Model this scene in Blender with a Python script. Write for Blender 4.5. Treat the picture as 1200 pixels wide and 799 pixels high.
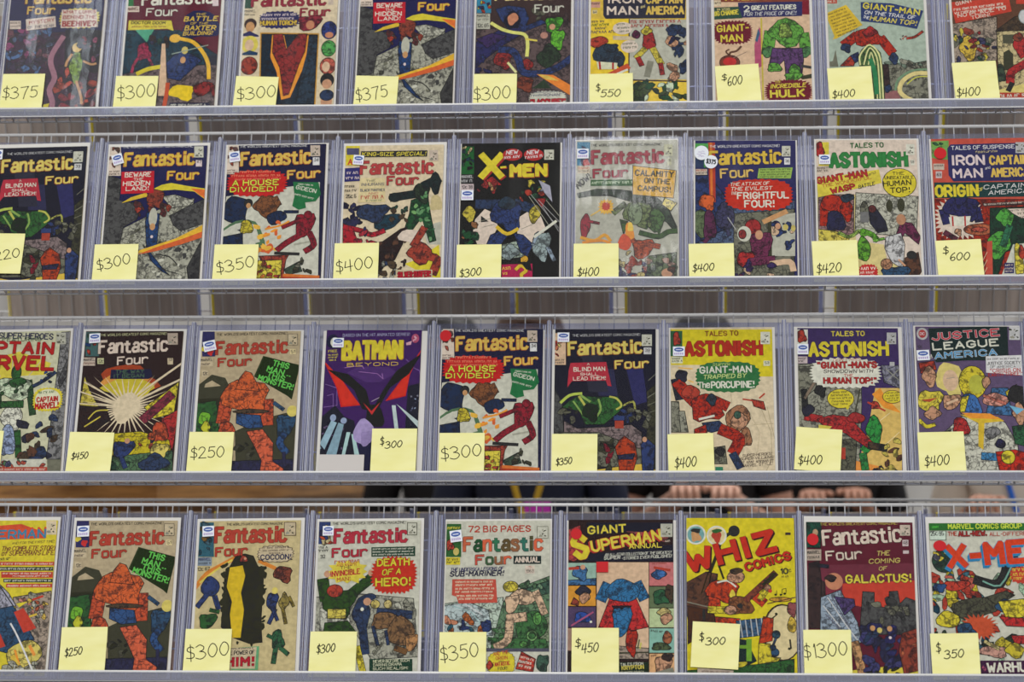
import bpy, bmesh, math, random
from mathutils import Matrix, Vector
from mathutils.geometry import tessellate_polygon, delaunay_2d_cdt

scene = bpy.context.scene
COL = scene.collection
for o in list(bpy.data.objects):
    bpy.data.objects.remove(o)

# ------------------------------------------------------------------ camera, world, lights, exposure
CAM = [2896.55, [0.9980567, 0.06231, -0.0004823], [0.003906, -0.0548355, 0.9984878], [-0.0621893, 0.9965493, 0.0549723]]
LEAN = 0.33278
ROWY = [0, 4.2957, 4.1639, 4.1207, 3.9983]
ROWZ = [0, 1.9455, 1.629, 1.3031, 0.9806]

EYE = 1.3
cam = bpy.data.cameras.new('camera')
cam.sensor_width = 36.0
cam.lens = 36.0 * CAM[0] / 1200.0
cam.dof.use_dof = True
cam.dof.focus_distance = 4.15
cam.dof.aperture_fstop = 3.8
cam.clip_end = 100
camo = bpy.data.objects.new('camera', cam)
COL.objects.link(camo)
rt, up, fw = (Vector(v) for v in CAM[1:4])
m = Matrix((rt, up, -fw)).transposed().to_4x4()
m.translation = (0, 0, EYE)
camo.matrix_world = m
scene.camera = camo

w = bpy.data.worlds.new('hall_light')
scene.world = w
w.use_nodes = True
bg = w.node_tree.nodes['Background']
bg.inputs[0].default_value = (0.985, 0.975, 0.95, 1)
bg.inputs[1].default_value = 0.56

def area(name, loc, target, sx, sy, power, col=(1, 1, 1)):
    l = bpy.data.lights.new(name, 'AREA')
    l.shape = 'RECTANGLE'; l.size = sx; l.size_y = sy; l.energy = power; l.color = col
    o = bpy.data.objects.new(name, l); COL.objects.link(o)
    o.location = loc
    o.rotation_euler = (Vector(target) - Vector(loc)).to_track_quat('-Z', 'Y').to_euler()
    return o

area('hall_lamp_bank', (-0.4, 2.7, 6.6), (-0.3, 3.9, 1.5), 6.0, 1.6, 25, (1.0, 0.98, 0.95))
area('front_fill_light', (-0.6, -9.5, 5.4), (-0.3, 4.2, 1.6), 8.0, 1.5, 960, (1.0, 0.99, 0.97))  # unseen frontal fill, added to brighten all rows evenly
area('glare_light_left', (-2.25, 0.0, 6.9), (-1.1, 4.3, 2.0), 0.5, 0.5, 1.7, (0.82, 0.92, 1.0))  # unseen lamp added at the mirror angle for glare on the leftmost top sleeve
area('glare_light_centre', (-0.13, 0.0, 6.15), (-0.07, 4.2, 1.75), 0.35, 0.35, 1.1)  # second added glare lamp, aimed at the crinkled sleeve mid-rack
area('hall_lamp_bank_rear', (1.0, 8.0, 6.0), (0.5, 6.5, 1.2), 5.0, 1.2, 200, (1.0, 0.98, 0.95))
scene.view_settings.view_transform = 'Standard'
scene.view_settings.look = 'None'
scene.view_settings.gamma = 1.0
scene.view_settings.use_curve_mapping = False
scene.view_settings.exposure = 0.0
scene.cycles.transparent_max_bounces = 24

# ------------------------------------------------------------------ helpers
def lin(c):
    return tuple((v / 12.92 if v <= 0.04045 else ((v + 0.055) / 1.055) ** 2.4) for v in c)

def hexc(s):
    c = [int(ch, 16) / 15.0 for ch in s]
    g = 0.3*c[0] + 0.55*c[1] + 0.15*c[2]
    return lin([max(0.0, (v + (g - v)*0.08)*1.0 - 0.035) for v in c])          # old newsprint ink, slightly dull

def rgb(r, g, b):
    return lin((r / 255, g / 255, b / 255))

def mat(name, col=None, rough=0.6, metal=0.0, spec=0.4):
    m = bpy.data.materials.new(name)
    m.use_nodes = True
    b = m.node_tree.nodes['Principled BSDF']
    if col: b.inputs['Base Color'].default_value = (*col, 1)
    b.inputs['Roughness'].default_value = rough
    b.inputs['Metallic'].default_value = metal
    b.inputs['Specular IOR Level'].default_value = spec
    return m

def nodes(m):
    return m.node_tree.nodes, m.node_tree.links

def noise_colour(m, c1, c2, scale, stretch=(1, 1, 1), detail=4, bump=0.0, lo=0.35, hi=0.65):
    N, L = nodes(m)
    tc = N.new('ShaderNodeTexCoord'); mp = N.new('ShaderNodeMapping')
    mp.inputs['Scale'].default_value = stretch
    nz = N.new('ShaderNodeTexNoise'); nz.inputs['Scale'].default_value = scale; nz.inputs['Detail'].default_value = detail
    cr = N.new('ShaderNodeValToRGB')
    cr.color_ramp.elements[0].position = lo; cr.color_ramp.elements[0].color = (*c1, 1)
    cr.color_ramp.elements[1].position = hi; cr.color_ramp.elements[1].color = (*c2, 1)
    L.new(tc.outputs['Object'], mp.inputs['Vector']); L.new(mp.outputs[0], nz.inputs['Vector'])
    L.new(nz.outputs['Fac'], cr.inputs['Fac'])
    L.new(cr.outputs[0], N['Principled BSDF'].inputs['Base Color'])
    if bump:
        bp = N.new('ShaderNodeBump'); bp.inputs['Strength'].default_value = bump; bp.inputs['Distance'].default_value = 0.01
        L.new(nz.outputs['Fac'], bp.inputs['Height']); L.new(bp.outputs[0], N['Principled BSDF'].inputs['Normal'])
    return m

def film(name, tint, gloss_col, gmin, gmax, rough, diff=0.0, diffcol=(1, 1, 1), bump=0.0, bscale=25, stretch=(1, 1, 1)):
    """clear plastic: tinted see-through layer, a milky share, and a glossy coat"""
    m = bpy.data.materials.new(name); m.use_nodes = True
    N, L = nodes(m); N.remove(N['Principled BSDF'])
    tr = N.new('ShaderNodeBsdfTransparent'); tr.inputs[0].default_value = (*tint, 1)
    gl = N.new('ShaderNodeBsdfGlossy'); gl.inputs['Color'].default_value = (*gloss_col, 1); gl.inputs['Roughness'].default_value = rough
    df = N.new('ShaderNodeBsdfDiffuse'); df.inputs[0].default_value = (*diffcol, 1)
    m1 = N.new('ShaderNodeMixShader'); m1.inputs[0].default_value = diff
    m2 = N.new('ShaderNodeMixShader')
    lw = N.new('ShaderNodeLayerWeight'); lw.inputs[0].default_value = 0.35
    mr = N.new('ShaderNodeMapRange'); mr.inputs['To Min'].default_value = gmin; mr.inputs['To Max'].default_value = gmax
    L.new(lw.outputs['Facing'], mr.inputs['Value']); L.new(mr.outputs[0], m2.inputs[0])
    L.new(tr.outputs[0], m1.inputs[1]); L.new(df.outputs[0], m1.inputs[2])
    L.new(m1.outputs[0], m2.inputs[1]); L.new(gl.outputs[0], m2.inputs[2])
    if bump:
        tc = N.new('ShaderNodeTexCoord'); mp = N.new('ShaderNodeMapping'); mp.inputs['Scale'].default_value = stretch
        nz = N.new('ShaderNodeTexNoise'); nz.inputs['Scale'].default_value = bscale; nz.inputs['Detail'].default_value = 3
        bp = N.new('ShaderNodeBump'); bp.inputs['Strength'].default_value = bump; bp.inputs['Distance'].default_value = 0.004
        L.new(tc.outputs['Object'], mp.inputs['Vector']); L.new(mp.outputs[0], nz.inputs['Vector'])
        L.new(nz.outputs['Fac'], bp.inputs['Height']); L.new(bp.outputs[0], gl.inputs['Normal'])
    L.new(m2.outputs[0], N['Material Output'].inputs['Surface'])
    return m

def print_material():
    """printed paper: colour from the face attribute; its alpha turns on fine ink line work"""
    m = mat('printed_paper', rough=0.6, spec=0.08)
    N, L = nodes(m)
    at = N.new('ShaderNodeAttribute'); at.attribute_name = 'Ink'
    tc = N.new('ShaderNodeTexCoord')
    nz = N.new('ShaderNodeTexNoise'); nz.inputs['Scale'].default_value = 70; nz.inputs['Detail'].default_value = 2
    mx = N.new('ShaderNodeMixRGB'); mx.inputs[0].default_value = 0.012
    L.new(tc.outputs['Object'], nz.inputs['Vector'])
    L.new(tc.outputs['Object'], mx.inputs[1]); L.new(nz.outputs['Color'], mx.inputs[2])
    vo = N.new('ShaderNodeTexVoronoi'); vo.feature = 'DISTANCE_TO_EDGE'; vo.inputs['Scale'].default_value = 120
    L.new(mx.outputs[0], vo.inputs['Vector'])
    r1 = N.new('ShaderNodeMapRange'); r1.inputs['From Min'].default_value = 0.02; r1.inputs['From Max'].default_value = 0.085
    r1.inputs['To Min'].default_value = 0.8; r1.inputs['To Max'].default_value = 0.0
    L.new(vo.outputs['Distance'], r1.inputs['Value'])
    n2 = N.new('ShaderNodeTexNoise'); n2.inputs['Scale'].default_value = 110; n2.inputs['Detail'].default_value = 4
    L.new(tc.outputs['Object'], n2.inputs['Vector'])
    r2 = N.new('ShaderNodeMapRange'); r2.inputs['From Min'].default_value = 0.53; r2.inputs['From Max'].default_value = 0.62
    r2.inputs['To Max'].default_value = 0.75
    L.new(n2.outputs['Fac'], r2.inputs['Value'])
    n3 = N.new('ShaderNodeTexNoise'); n3.inputs['Scale'].default_value = 38; n3.inputs['Detail'].default_value = 2
    L.new(tc.outputs['Object'], n3.inputs['Vector'])
    r3 = N.new('ShaderNodeMapRange'); r3.inputs['From Min'].default_value = 0.38; r3.inputs['From Max'].default_value = 0.50
    L.new(n3.outputs['Fac'], r3.inputs['Value'])
    br = N.new('ShaderNodeMath'); br.operation = 'MULTIPLY'
    L.new(r1.outputs[0], br.inputs[0]); L.new(r3.outputs[0], br.inputs[1])
    mxx = N.new('ShaderNodeMath'); mxx.operation = 'MAXIMUM'
    L.new(br.outputs[0], mxx.inputs[0]); L.new(r2.outputs[0], mxx.inputs[1])
    mu = N.new('ShaderNodeMath'); mu.operation = 'MULTIPLY'
    L.new(mxx.outputs[0], mu.inputs[0]); L.new(at.outputs['Alpha'], mu.inputs[1])
    fin = N.new('ShaderNodeMixRGB'); fin.inputs[2].default_value = (0.012, 0.011, 0.014, 1)
    L.new(mu.outputs[0], fin.inputs[0]); L.new(at.outputs['Color'], fin.inputs[1])
    # uneven ink coverage of old newsprint
    n4 = N.new('ShaderNodeTexNoise'); n4.inputs['Scale'].default_value = 160; n4.inputs['Detail'].default_value = 3
    L.new(tc.outputs['Object'], n4.inputs['Vector'])
    r4 = N.new('ShaderNodeMapRange'); r4.inputs['From Min'].default_value = 0.35; r4.inputs['From Max'].default_value = 0.65
    r4.inputs['To Min'].default_value = 0.82; r4.inputs['To Max'].default_value = 1.04
    L.new(n4.outputs['Fac'], r4.inputs['Value'])
    sc = N.new('ShaderNodeVectorMath'); sc.operation = 'SCALE'
    L.new(fin.outputs[0], sc.inputs[0]); L.new(r4.outputs[0], sc.inputs['Scale'])
    L.new(sc.outputs[0], N['Principled BSDF'].inputs['Base Color'])
    return m

M = {}
M['print'] = print_material()
M['board'] = mat('white_board', rgb(214, 212, 208), 0.7)
M['pages'] = mat('aged_paper', rgb(190, 176, 146), 0.85)
M['note'] = mat('yellow_note_paper', rgb(240, 237, 168), 0.8, spec=0.2)
noise_colour(M['note'], rgb(236, 232, 158), rgb(243, 240, 176), 14, (1, 1, 3), 2)
M['ink'] = mat('marker_ink', rgb(20, 20, 24), 0.6, spec=0.1)
M['film'] = film('clear_sleeve_film', (0.985, 0.985, 0.985), (1, 1, 1), 0.004, 0.14, 0.12, bump=0.12, bscale=9)
M['crinkled'] = film('crinkled_sleeve_film', (0.97, 0.97, 0.98), (1, 1, 1), 0.05, 0.45, 0.10, bump=0.55, bscale=14, stretch=(1.4, 1, 0.5))
M['pocket'] = film('clear_pocket_plastic', (0.80, 0.82, 0.93), (1, 1, 1), 0.03, 0.4, 0.1, 0.05, rgb(170, 172, 196), bump=0.2, bscale=12, stretch=(3, 1, 0.4))
M['seam'] = film('welded_pocket_seam', (0.62, 0.66, 0.86), (1, 1, 1), 0.08, 0.5, 0.12, 0.40, rgb(176, 180, 208))
M['strip'] = film('clear_ledge_strip', (0.72, 0.74, 0.86), (1, 1, 1), 0.08, 0.5, 0.15, 0.34, rgb(150, 153, 172), bump=0.3, bscale=18)
M['wire'] = mat('zinc_wire', rgb(186, 186, 188), 0.35, 0.55)
M['rail'] = mat('pale_painted_rod', rgb(205, 205, 206), 0.35, 0.15)
M['white_rod'] = mat('white_coated_rod', rgb(232, 232, 232), 0.4)
M['bright'] = mat('pale_seam_glint', rgb(205, 208, 222), 0.3)  # opaque pale ribs: glints on clear plastic put into the colour
M['wood'] = mat('counter_wood', rough=0.55)
noise_colour(M['wood'], rgb(128, 86, 40), rgb(176, 126, 66), 5, (2, 0.35, 14), 6)
M['back'] = mat('dim_comic_back', rough=0.8)
noise_colour(M['back'], rgb(152, 140, 132), rgb(180, 166, 156), 14, (3, 1, 0.3), 3)
M['edge'] = mat('yellow_page_edge', rgb(236, 212, 60), 0.8)
M['sticker'] = mat('white_sticker', rgb(224, 228, 236), 0.45)
M['card'] = mat('blank_card', rgb(198, 193, 190), 0.7)
M['blue'] = mat('sticker_blue', rgb(52, 84, 160), 0.45)
M['paleblue'] = mat('sticker_pale_text', rgb(168, 150, 196), 0.5)
M['red'] = mat('sticker_red', rgb(192, 36, 42), 0.6, spec=0.15)

class MB:
    def __init__(s): s.v = []; s.f = []; s.mi = []
    def quad(s, a, b, c, d, mi=0):
        n = len(s.v); s.v += [a, b, c, d]; s.f.append((n, n+1, n+2, n+3)); s.mi.append(mi)
    def box(s, x0, x1, y0, y1, z0, z1, mi=0):
        n = len(s.v)
        s.v += [(x0,y0,z0),(x1,y0,z0),(x1,y1,z0),(x0,y1,z0),(x0,y0,z1),(x1,y0,z1),(x1,y1,z1),(x0,y1,z1)]
        for q in ((0,3,2,1),(4,5,6,7),(0,1,5,4),(1,2,6,5),(2,3,7,6),(3,0,4,7)):
            s.f.append(tuple(n+k for k in q)); s.mi.append(mi)
    def rod(s, a, b, r, k=8, mi=0):
        a = Vector(a); b = Vector(b); d = (b - a).normalized()
        u = d.orthogonal().normalized(); v = d.cross(u); n = len(s.v)
        for p in (a, b):
            for j in range(k):
                t = 2*math.pi*j/k
                s.v.append(tuple(p + (u*math.cos(t) + v*math.sin(t))*r))
        for j in range(k):
            s.f.append((n+j, n+(j+1)%k, n+k+(j+1)%k, n+k+j)); s.mi.append(mi)
        s.f.append(tuple(n+j for j in reversed(range(k)))); s.mi.append(mi)
        s.f.append(tuple(n+k+j for j in range(k))); s.mi.append(mi)
    def mesh(s, name, mats, smooth=False):
        me = bpy.data.meshes.new(name); me.from_pydata(s.v, [], s.f)
        for m in mats: me.materials.append(m)
        me.polygons.foreach_set('material_index', s.mi)
        if smooth: me.polygons.foreach_set('use_smooth', [True]*len(s.f))
        me.update()
        return me

def link(name, me, parent=None, **props):
    o = bpy.data.objects.new(name, me); COL.objects.link(o)
    if parent: o.parent = parent
    for k, v in props.items(): o[k] = v
    return o

def empty(name, loc, label=None, category=None, group=None):
    o = bpy.data.objects.new(name, None); COL.objects.link(o); o.location = loc
    o.empty_display_size = 0.05
    if label: o['label'] = label
    if category: o['category'] = category
    if group: o['group'] = group
    return o

def tag(o, label, category, group=None):
    o['label'] = label; o['category'] = category
    if group: o['group'] = group
    return o

def lean(o, loc, roll=0.0, back=False):
    o.rotation_mode = 'ZYX'
    o.location = loc
    if back:
        o.rotation_mode = 'QUATERNION'
        o.rotation_quaternion = (Matrix.Rotation(math.pi, 3, 'Z') @ Matrix.Rotation(-LEAN, 3, 'X')).to_quaternion()
    else:
        o.rotation_euler = (-LEAN, roll, 0)

# ------------------------------------------------------------------ setting: floor and back wall
fm = mat('hall_carpet', rough=0.9)
noise_colour(fm, rgb(96, 94, 94), rgb(118, 116, 116), 18, bump=0.2)
mb = MB(); mb.box(-9, 9, -6, 12.3, -0.1, 0)
link('floor', mb.mesh('floor', [fm]), kind='structure')
wm = mat('hall_drape', rough=0.9)
noise_colour(wm, rgb(158, 155, 152), rgb(186, 184, 181), 1.2, (3, 1, 0.15), 3)
mb = MB()
n = 140
for k in range(n):
    xa = -9 + 18*k/n; xb = -9 + 18*(k+1)/n
    ya = 12 - 0.06*math.sin(xa*9) - 0.03*math.sin(xa*23); yb = 12 - 0.06*math.sin(xb*9) - 0.03*math.sin(xb*23)
    mb.quad((xa, ya, 0), (xb, yb, 0), (xb, yb, 4.2), (xa, ya, 4.2))
    mb.quad((xa, ya, 4.2), (xb, yb, 4.2), (xb, 12.3, 4.2), (xa, 12.3, 4.2))
mb.box(-9, 9, 12.15, 12.3, 0, 4.2)
link('wall_back', mb.mesh('wall_back', [wm], True), kind='structure')

# ------------------------------------------------------------------ wire rack
W, H = 0.1778, 0.2667
XL, XR = -1.46, 0.92
YC = 4.53
RAIL = 0.294
rack = empty('wire_display_rack', (-0.27, YC, 0), 'tall two-sided wire rack with four slanted shelves of comics on show', 'display rack')

def shelf_meshes(extra, rear=False):
    a = MB()
    x = XL
    while x <= XR + 1e-6:
        a.rod((x, 0.0112, -0.0115), (x, 0.0112, RAIL), 0.00115, 6)            # upright wires of the back
        a.rod((x, -0.0165, -0.0115), (x, 0.0112, -0.0115), 0.0013, 6)        # floor wires
        a.rod((x, -0.0165, -0.016), (x, -0.0165, -0.0005), 0.0013, 6)        # lip wires
        x += 0.0254
    for z in ((0.232,) if rear else (0.046, 0.232) + extra):
        a.rod((XL, 0.0131, z), (XR, 0.0131, z), 0.0014, 8)
    a.rod((XL, 0.0131, -0.0115), (XR, 0.0131, -0.0115), 0.0014 if rear else 0.002, 8)
    if not rear: a.rod((XL, -0.0165, -0.0155), (XR, -0.0165, -0.0155), 0.0017, 8)
    r = MB(); r.rod((XL, 0.0131, RAIL), (XR, 0.0131, RAIL), 0.0030, 12)
    l = MB(); l.rod((XL, -0.0165, 0.0), (XR, -0.0165, 0.0), 0.0021, 10)
    s = MB(); s.box(XL, XR, -0.0190, -0.0183, -0.0150, -0.002)
    return a.mesh('shelf', [M['wire']]), r.mesh('top_rail', [M['rail']], True), l.mesh('front_lip', [M['white_rod']], True), s.mesh('ledge_strip', [M['strip']])

plain = shelf_meshes(()); dense = shelf_meshes((0.078, 0.215)); far = shelf_meshes((), True)
for back in (False, True):
    for r in (1, 2, 3, 4):
        ms = far if back else dense if r == 4 else plain
        sh = link('shelf', ms[0], rack)
        cx = XL + XR
        y = 2*YC - ROWY[r] if back else ROWY[r]
        lean(sh, (0.27 + (cx if back else 0), y - YC, ROWZ[r]), 0, back)
        link('top_rail', ms[1], sh, label='thick pale top rail')
        link('front_lip', ms[2], sh, label='white front lip rod')
        if not back: link('ledge_strip', ms[3], sh, label='clear plastic strip along the ledge')
for x in (XL - 0.012, XR + 0.012):
    f = MB()
    for sgn in (-1, 1):
        f.rod((x, YC + sgn*0.60, 0.02), (x, YC + sgn*0.10, 2.42), 0.0125, 12)
    f.rod((x, YC - 0.10, 2.42), (x, YC + 0.10, 2.42), 0.0125, 12)
    f.rod((x, YC - 0.60, 0.0126), (x, YC + 0.60, 0.0126), 0.0125, 12)
    for r in (1, 2, 3, 4):
        y = ROWY[r] + 0.02; z = ROWZ[r] + 0.01
        f.rod((x, y, z), (x, 2*YC - y, z), 0.006, 8)
        f.rod((x, y - 0.036, z - 0.012), (x, y, z), 0.006, 8)
    s = link('side_frame', f.mesh('side_frame', [M['rail']], True), rack)
    s.location = (0.27, -YC, 0)

# ------------------------------------------------------------------ counter and people behind the rack
def counter():
    root = empty('wooden_counter', (-2.0, 7.4, 0), 'long brown wooden counter running away behind the left of the rack', 'counter')
    b = MB(); b.box(-1.0, 0.92, -2.2, 2.2, -0.0275, 0.0275)
    o = link('counter_top', b.mesh('counter_top', [M['wood']]), root); o.location = (0, 0, 1.272)
    b = MB(); b.box(-0.95, 0.84, -2.12, 2.12, 0.0, 1.2445)
    for k in range(5): b.box(-0.955 + 0.36*k, -0.925 + 0.36*k, -2.135, -2.12, 0.08, 1.2)
    link('counter_base', b.mesh('counter_base', [M['wood']]), root)
counter()

def skin_mesh(name, pts, edges, mats, sub=2):
    """grow one continuous surface round a skeleton; pts are (x, y, z, radius)"""
    me = bpy.data.meshes.new(name)
    me.from_pydata([p[:3] for p in pts], edges, [])
    o = bpy.data.objects.new(name, me); COL.objects.link(o)
    md = o.modifiers.new('skin', 'SKIN'); md.use_smooth_shade = True
    for k, v in enumerate(me.skin_vertices[0].data):
        r = pts[k][3]; v.radius = r if isinstance(r, tuple) else (r, r); v.use_root = (k == 0)
    s = o.modifiers.new('sub', 'SUBSURF'); s.levels = sub; s.render_levels = sub
    dg = bpy.context.evaluated_depsgraph_get()
    out = bpy.data.meshes.new_from_object(o.evaluated_get(dg)); out.name = name
    bpy.data.objects.remove(o)
    out.materials.clear()
    for m in mats: out.materials.append(m)
    return out

CLOTH = {k: mat(k, c, 0.85) for k, c in dict(navy_cloth=rgb(34, 40, 62), black_cloth=rgb(24, 23, 26), brown_cloth=rgb(70, 52, 44), beige_cloth=rgb(196, 184, 170), denim=rgb(52, 64, 92), grey_trousers=rgb(60, 60, 64)).items()}
SKIN = {k: mat(k, c, 0.55) for k, c in dict(skin_fair=rgb(206, 158, 136), skin_tan=rgb(172, 122, 98)).items()}
HAIR = {k: mat(k, c, 0.5) for k, c in dict(hair_brown=rgb(74, 48, 32), hair_black=rgb(22, 20, 22), hair_fair=rgb(170, 132, 88)).items()}
EYE_W = mat('eye_white', rgb(225, 222, 216), 0.3); EYE_D = mat('eye_iris', rgb(46, 34, 28), 0.2)
M['magenta'] = mat('magenta_case', rgb(214, 60, 200), 0.35)
M['lanyard_blue'] = mat('lanyard_blue', rgb(36, 96, 190), 0.6); M['lanyard_yellow'] = mat('lanyard_yellow', rgb(196, 160, 40), 0.6)

def person(x, y, s, skin, hair, top, legs, hands, label, hip_h=0.93, sleeve_long=False):
    """standing adult facing the rack, forearms raised in front; hands = ((x, z) left, (x, z) right)"""
    root = empty('person', (x, y, 0), label, 'person', 'people standing behind the rack')
    root.scale = (s, s, s)
    B = [(0,0,hip_h,(.135,.095)), (0,0.01,1.12,(.125,.09)), (0,0.01,1.30,(.145,.10)), (0,0.02,1.42,(.10,.075)), (0,0.01,1.50,(.052,.055)),
         (0,-0.005,1.575,(.062,.07)), (0,-0.005,1.645,(.074,.088)), (0,0.0,1.715,(.055,.065)),
         (0,-0.098,1.607,(.010,.010)), (.080,0.005,1.625,(.008,.016)), (-.080,0.005,1.625,(.008,.016))]
    E = [(0,1),(1,2),(2,3),(3,4),(4,5),(5,6),(6,7),(5,8),(6,9),(6,10)]
    arms = []
    for sg, (hx, hz) in zip((-1, 1), hands):
        n = len(B)
        B += [(sg*.165,0.02,1.40,(.058,.056)), (sg*.225,0.03,1.12,(.042,.042)), (hx,-0.26,hz,(.027,.024)), (hx-sg*.004,-0.315,hz+.012,(.034,.020)), (hx-sg*.008,-0.355,hz+.018,(.036,.017))]
        E += [(3,n),(n,n+1),(n+1,n+2),(n+2,n+3),(n+3,n+4)]
        arms.append(n)
        for k, (fx, ln) in enumerate(((-.030,.060),(-.010,.072),(.010,.068),(.029,.052))):    # four curled fingers
            q = len(B); bx = hx - sg*.008 + fx
            B += [(bx,-0.385,hz+.020,.0092), (bx,-0.385-ln*.45,hz+.004,.0085), (bx-sg*.004,-0.385-ln*.5,hz-.026,.0075)]
            E += [(n+4,q),(q,q+1),(q+1,q+2)]
        q = len(B)                                                                          # thumb from the side of the palm
        B += [(hx-sg*.044,-0.335,hz+.020,.011), (hx-sg*.060,-0.368,hz+.022,.0095), (hx-sg*.062,-0.398,hz+.014,.0085)]
        E += [(n+3,q),(q,q+1),(q+1,q+2)]
    leg = []
    for sg in (-1, 1):
        n = len(B)
        B += [(sg*.095,0,hip_h-.06,(.085,.085)), (sg*.105,-0.01,.50,(.056,.058)), (sg*.11,0.02,.10,(.036,.04)), (sg*.115,-0.10,.045,(.038,.030)), (sg*.118,-0.17,.038,(.034,.024))]
        E += [(0,n),(n,n+1),(n+1,n+2),(n+2,n+3),(n+3,n+4)]
        leg.append(n)
    link('body', skin_mesh('body', B, E, [SKIN[skin]]), root, label='skin of face and arms')
    g = lambda p, d: (p[0], p[1], p[2], (p[3][0]+d, p[3][1]+d))
    T = [g(B[0],.014), g(B[1],.014), g(B[2],.014), g(B[3],.014), (0,0.012,1.475,(.066,.066))]; TE = [(0,1),(1,2),(2,3),(3,4)]
    for a in arms:
        n = len(T); sh, el, wr = B[a], B[a+1], B[a+2]
        t = 0.86 if sleeve_long else None
        T.append(g(sh,.012))
        if sleeve_long:
            T.append(g(el,.012)); T.append((el[0]+(wr[0]-el[0])*t, el[1]+(wr[1]-el[1])*t, el[2]+(wr[2]-el[2])*t, (.040,.038)))
            TE += [(3,n),(n,n+1),(n+1,n+2)]
        else:
            T.append((sh[0]+(el[0]-sh[0])*.6, sh[1]+(el[1]-sh[1])*.6, sh[2]+(el[2]-sh[2])*.6, (.062,.062))); TE += [(3,n),(n,n+1)]
    link('shirt', skin_mesh('shirt', T, TE, [CLOTH[top]]), root)
    L = [g(B[0],.016)]; LE = []
    for a in leg:
        n = len(L); L += [g(B[a],.014), g(B[a+1],.018), g(B[a+2],.024)]; LE += [(0,n),(n,n+1),(n+1,n+2)]
    link('trousers', skin_mesh('trousers', L, LE, [CLOTH[legs]]), root)
    for a in leg:
        b = MB(); px = B[a+3][0]
        for j in range(9):
            yy = 0.085 - 0.30*j/8; hw_ = 0.047*math.sin(math.pi*(0.16 + 0.72*j/8))**0.5; hh = 0.095 - 0.05*j/8
            b.v += [(px-hw_,yy,0.0),(px+hw_,yy,0.0),(px+hw_*.75,yy,hh),(px-hw_*.75,yy,hh)]
            if j:
                n = 4*j
                for q in range(4): b.f.append((n-4+q, n-4+(q+1)%4, n+(q+1)%4, n+q)); b.mi.append(0)
        b.f.append((3,2,1,0)); b.mi.append(0); n = 32; b.f.append((n,n+1,n+2,n+3)); b.mi.append(0)
        link('shoe', b.mesh('shoe', [CLOTH['black_cloth']], True), root)
    hb = MB(); nu, nv = 20, 10                                                              # hair: a cap round crown and back of the head
    for j in range(nv+1):
        for i in range(nu):
            th = 2*math.pi*i/nu; front = max(0, -math.sin(th))
            ph = (0.62 - 0.24*front)*math.pi*j/nv
            hb.v.append((.092*math.cos(th)*math.sin(ph), 0.004+.105*math.sin(th)*math.sin(ph), 1.655+.108*math.cos(ph)))
    for j in range(nv):
        for i in range(nu):
            a = j*nu+i; c = j*nu+(i+1)%nu; hb.f.append((a, a+nu, c+nu, c)); hb.mi.append(0)
    link('hair', hb.mesh('hair', [HAIR[hair]], True), root)
    for sg in (-1, 1):
        e = MB()
        for rr, yy, mi in ((.0125,-.0775,0), (.006,-.0885,1)):
            n = len(e.v)
            for j in range(5):
                for i in range(10):
                    ph = math.pi*j/4; th = 2*math.pi*i/10
                    e.v.append((sg*.032+rr*math.cos(th)*math.sin(ph), yy+rr*math.sin(th)*math.sin(ph)*.7, 1.643+rr*.75*math.cos(ph)))
            for j in range(4):
                for i in range(10):
                    a = n+j*10+i; c = n+j*10+(i+1)%10; e.f.append((a, a+10, c+10, c)); e.mi.append(mi)
        link('eye', e.mesh('eye', [EYE_W, EYE_D], True), root)
    mm = MB(); mm.rod((-.022,-.0775,1.578), (.022,-.0775,1.578), .004, 8)
    link('mouth', mm.mesh('mouth', [mat('lips', rgb(150, 84, 78), 0.5)], True), root)
    return root

def lanyard(p, colour, name):
    b = MB(); pts = [(-.075,-.075,1.46), (-.05,-.125,1.34), (0,-.137,1.16)]
    for k in range(2):
        for sg in (1, -1):
            b.rod((sg*pts[k][0],pts[k][1],pts[k][2]), (sg*pts[k+1][0],pts[k+1][1],pts[k+1][2]), .008, 8)
    b.box(-.04,.04,-.142,-.138,1.06,1.16)
    link('lanyard', b.mesh('lanyard', [M[colour]]), p, label=name)

pa = person(-0.35, 6.35, 1.0, 'skin_fair', 'hair_brown', 'navy_cloth', 'denim', ((-.10, 1.10), (.05, 1.155)), 'person in a navy long-sleeved top holding a magenta phone behind the rack', sleeve_long=True)
lanyard(pa, 'lanyard_yellow', 'yellow lanyard')
pb = person(0.10, 6.75, 1.0, 'skin_fair', 'hair_black', 'black_cloth', 'grey_trousers', ((-.06, 1.255), (.06, 1.25)), 'dark-haired person in black with both hands raised to the chest')
pc = person(0.46, 7.15, 0.95, 'skin_tan', 'hair_fair', 'black_cloth', 'denim', ((-.075, 1.30), (.07, 1.305)), 'shorter fair-haired person in black between the dark-haired one and the beige top')
pd = person(0.92, 6.5, 0.95, 'skin_tan', 'hair_brown', 'beige_cloth', 'grey_trousers', ((-.16, 1.29), (.10, 1.05)), 'person in a beige top with a blue lanyard at the right')
lanyard(pd, 'lanyard_blue', 'blue lanyard')
pe = person(-0.64, 7.3, 1.02, 'skin_tan', 'hair_black', 'black_cloth', 'denim', ((-.12, 1.02), (.12, 1.02)), 'person in black beside the end of the wooden counter', sleeve_long=True)
b = MB(); b.box(-.031, .031, -.0045, .0045, -.07, .07); b.box(-.022, -.004, .0045, .006, .03, .06)
ph_ = link('phone', b.mesh('phone', [M['magenta']]))
ph_.location = (-0.308, 6.35-0.437, 1.172)
tag(ph_, 'magenta phone held by the person in the navy top', 'phone')


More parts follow.
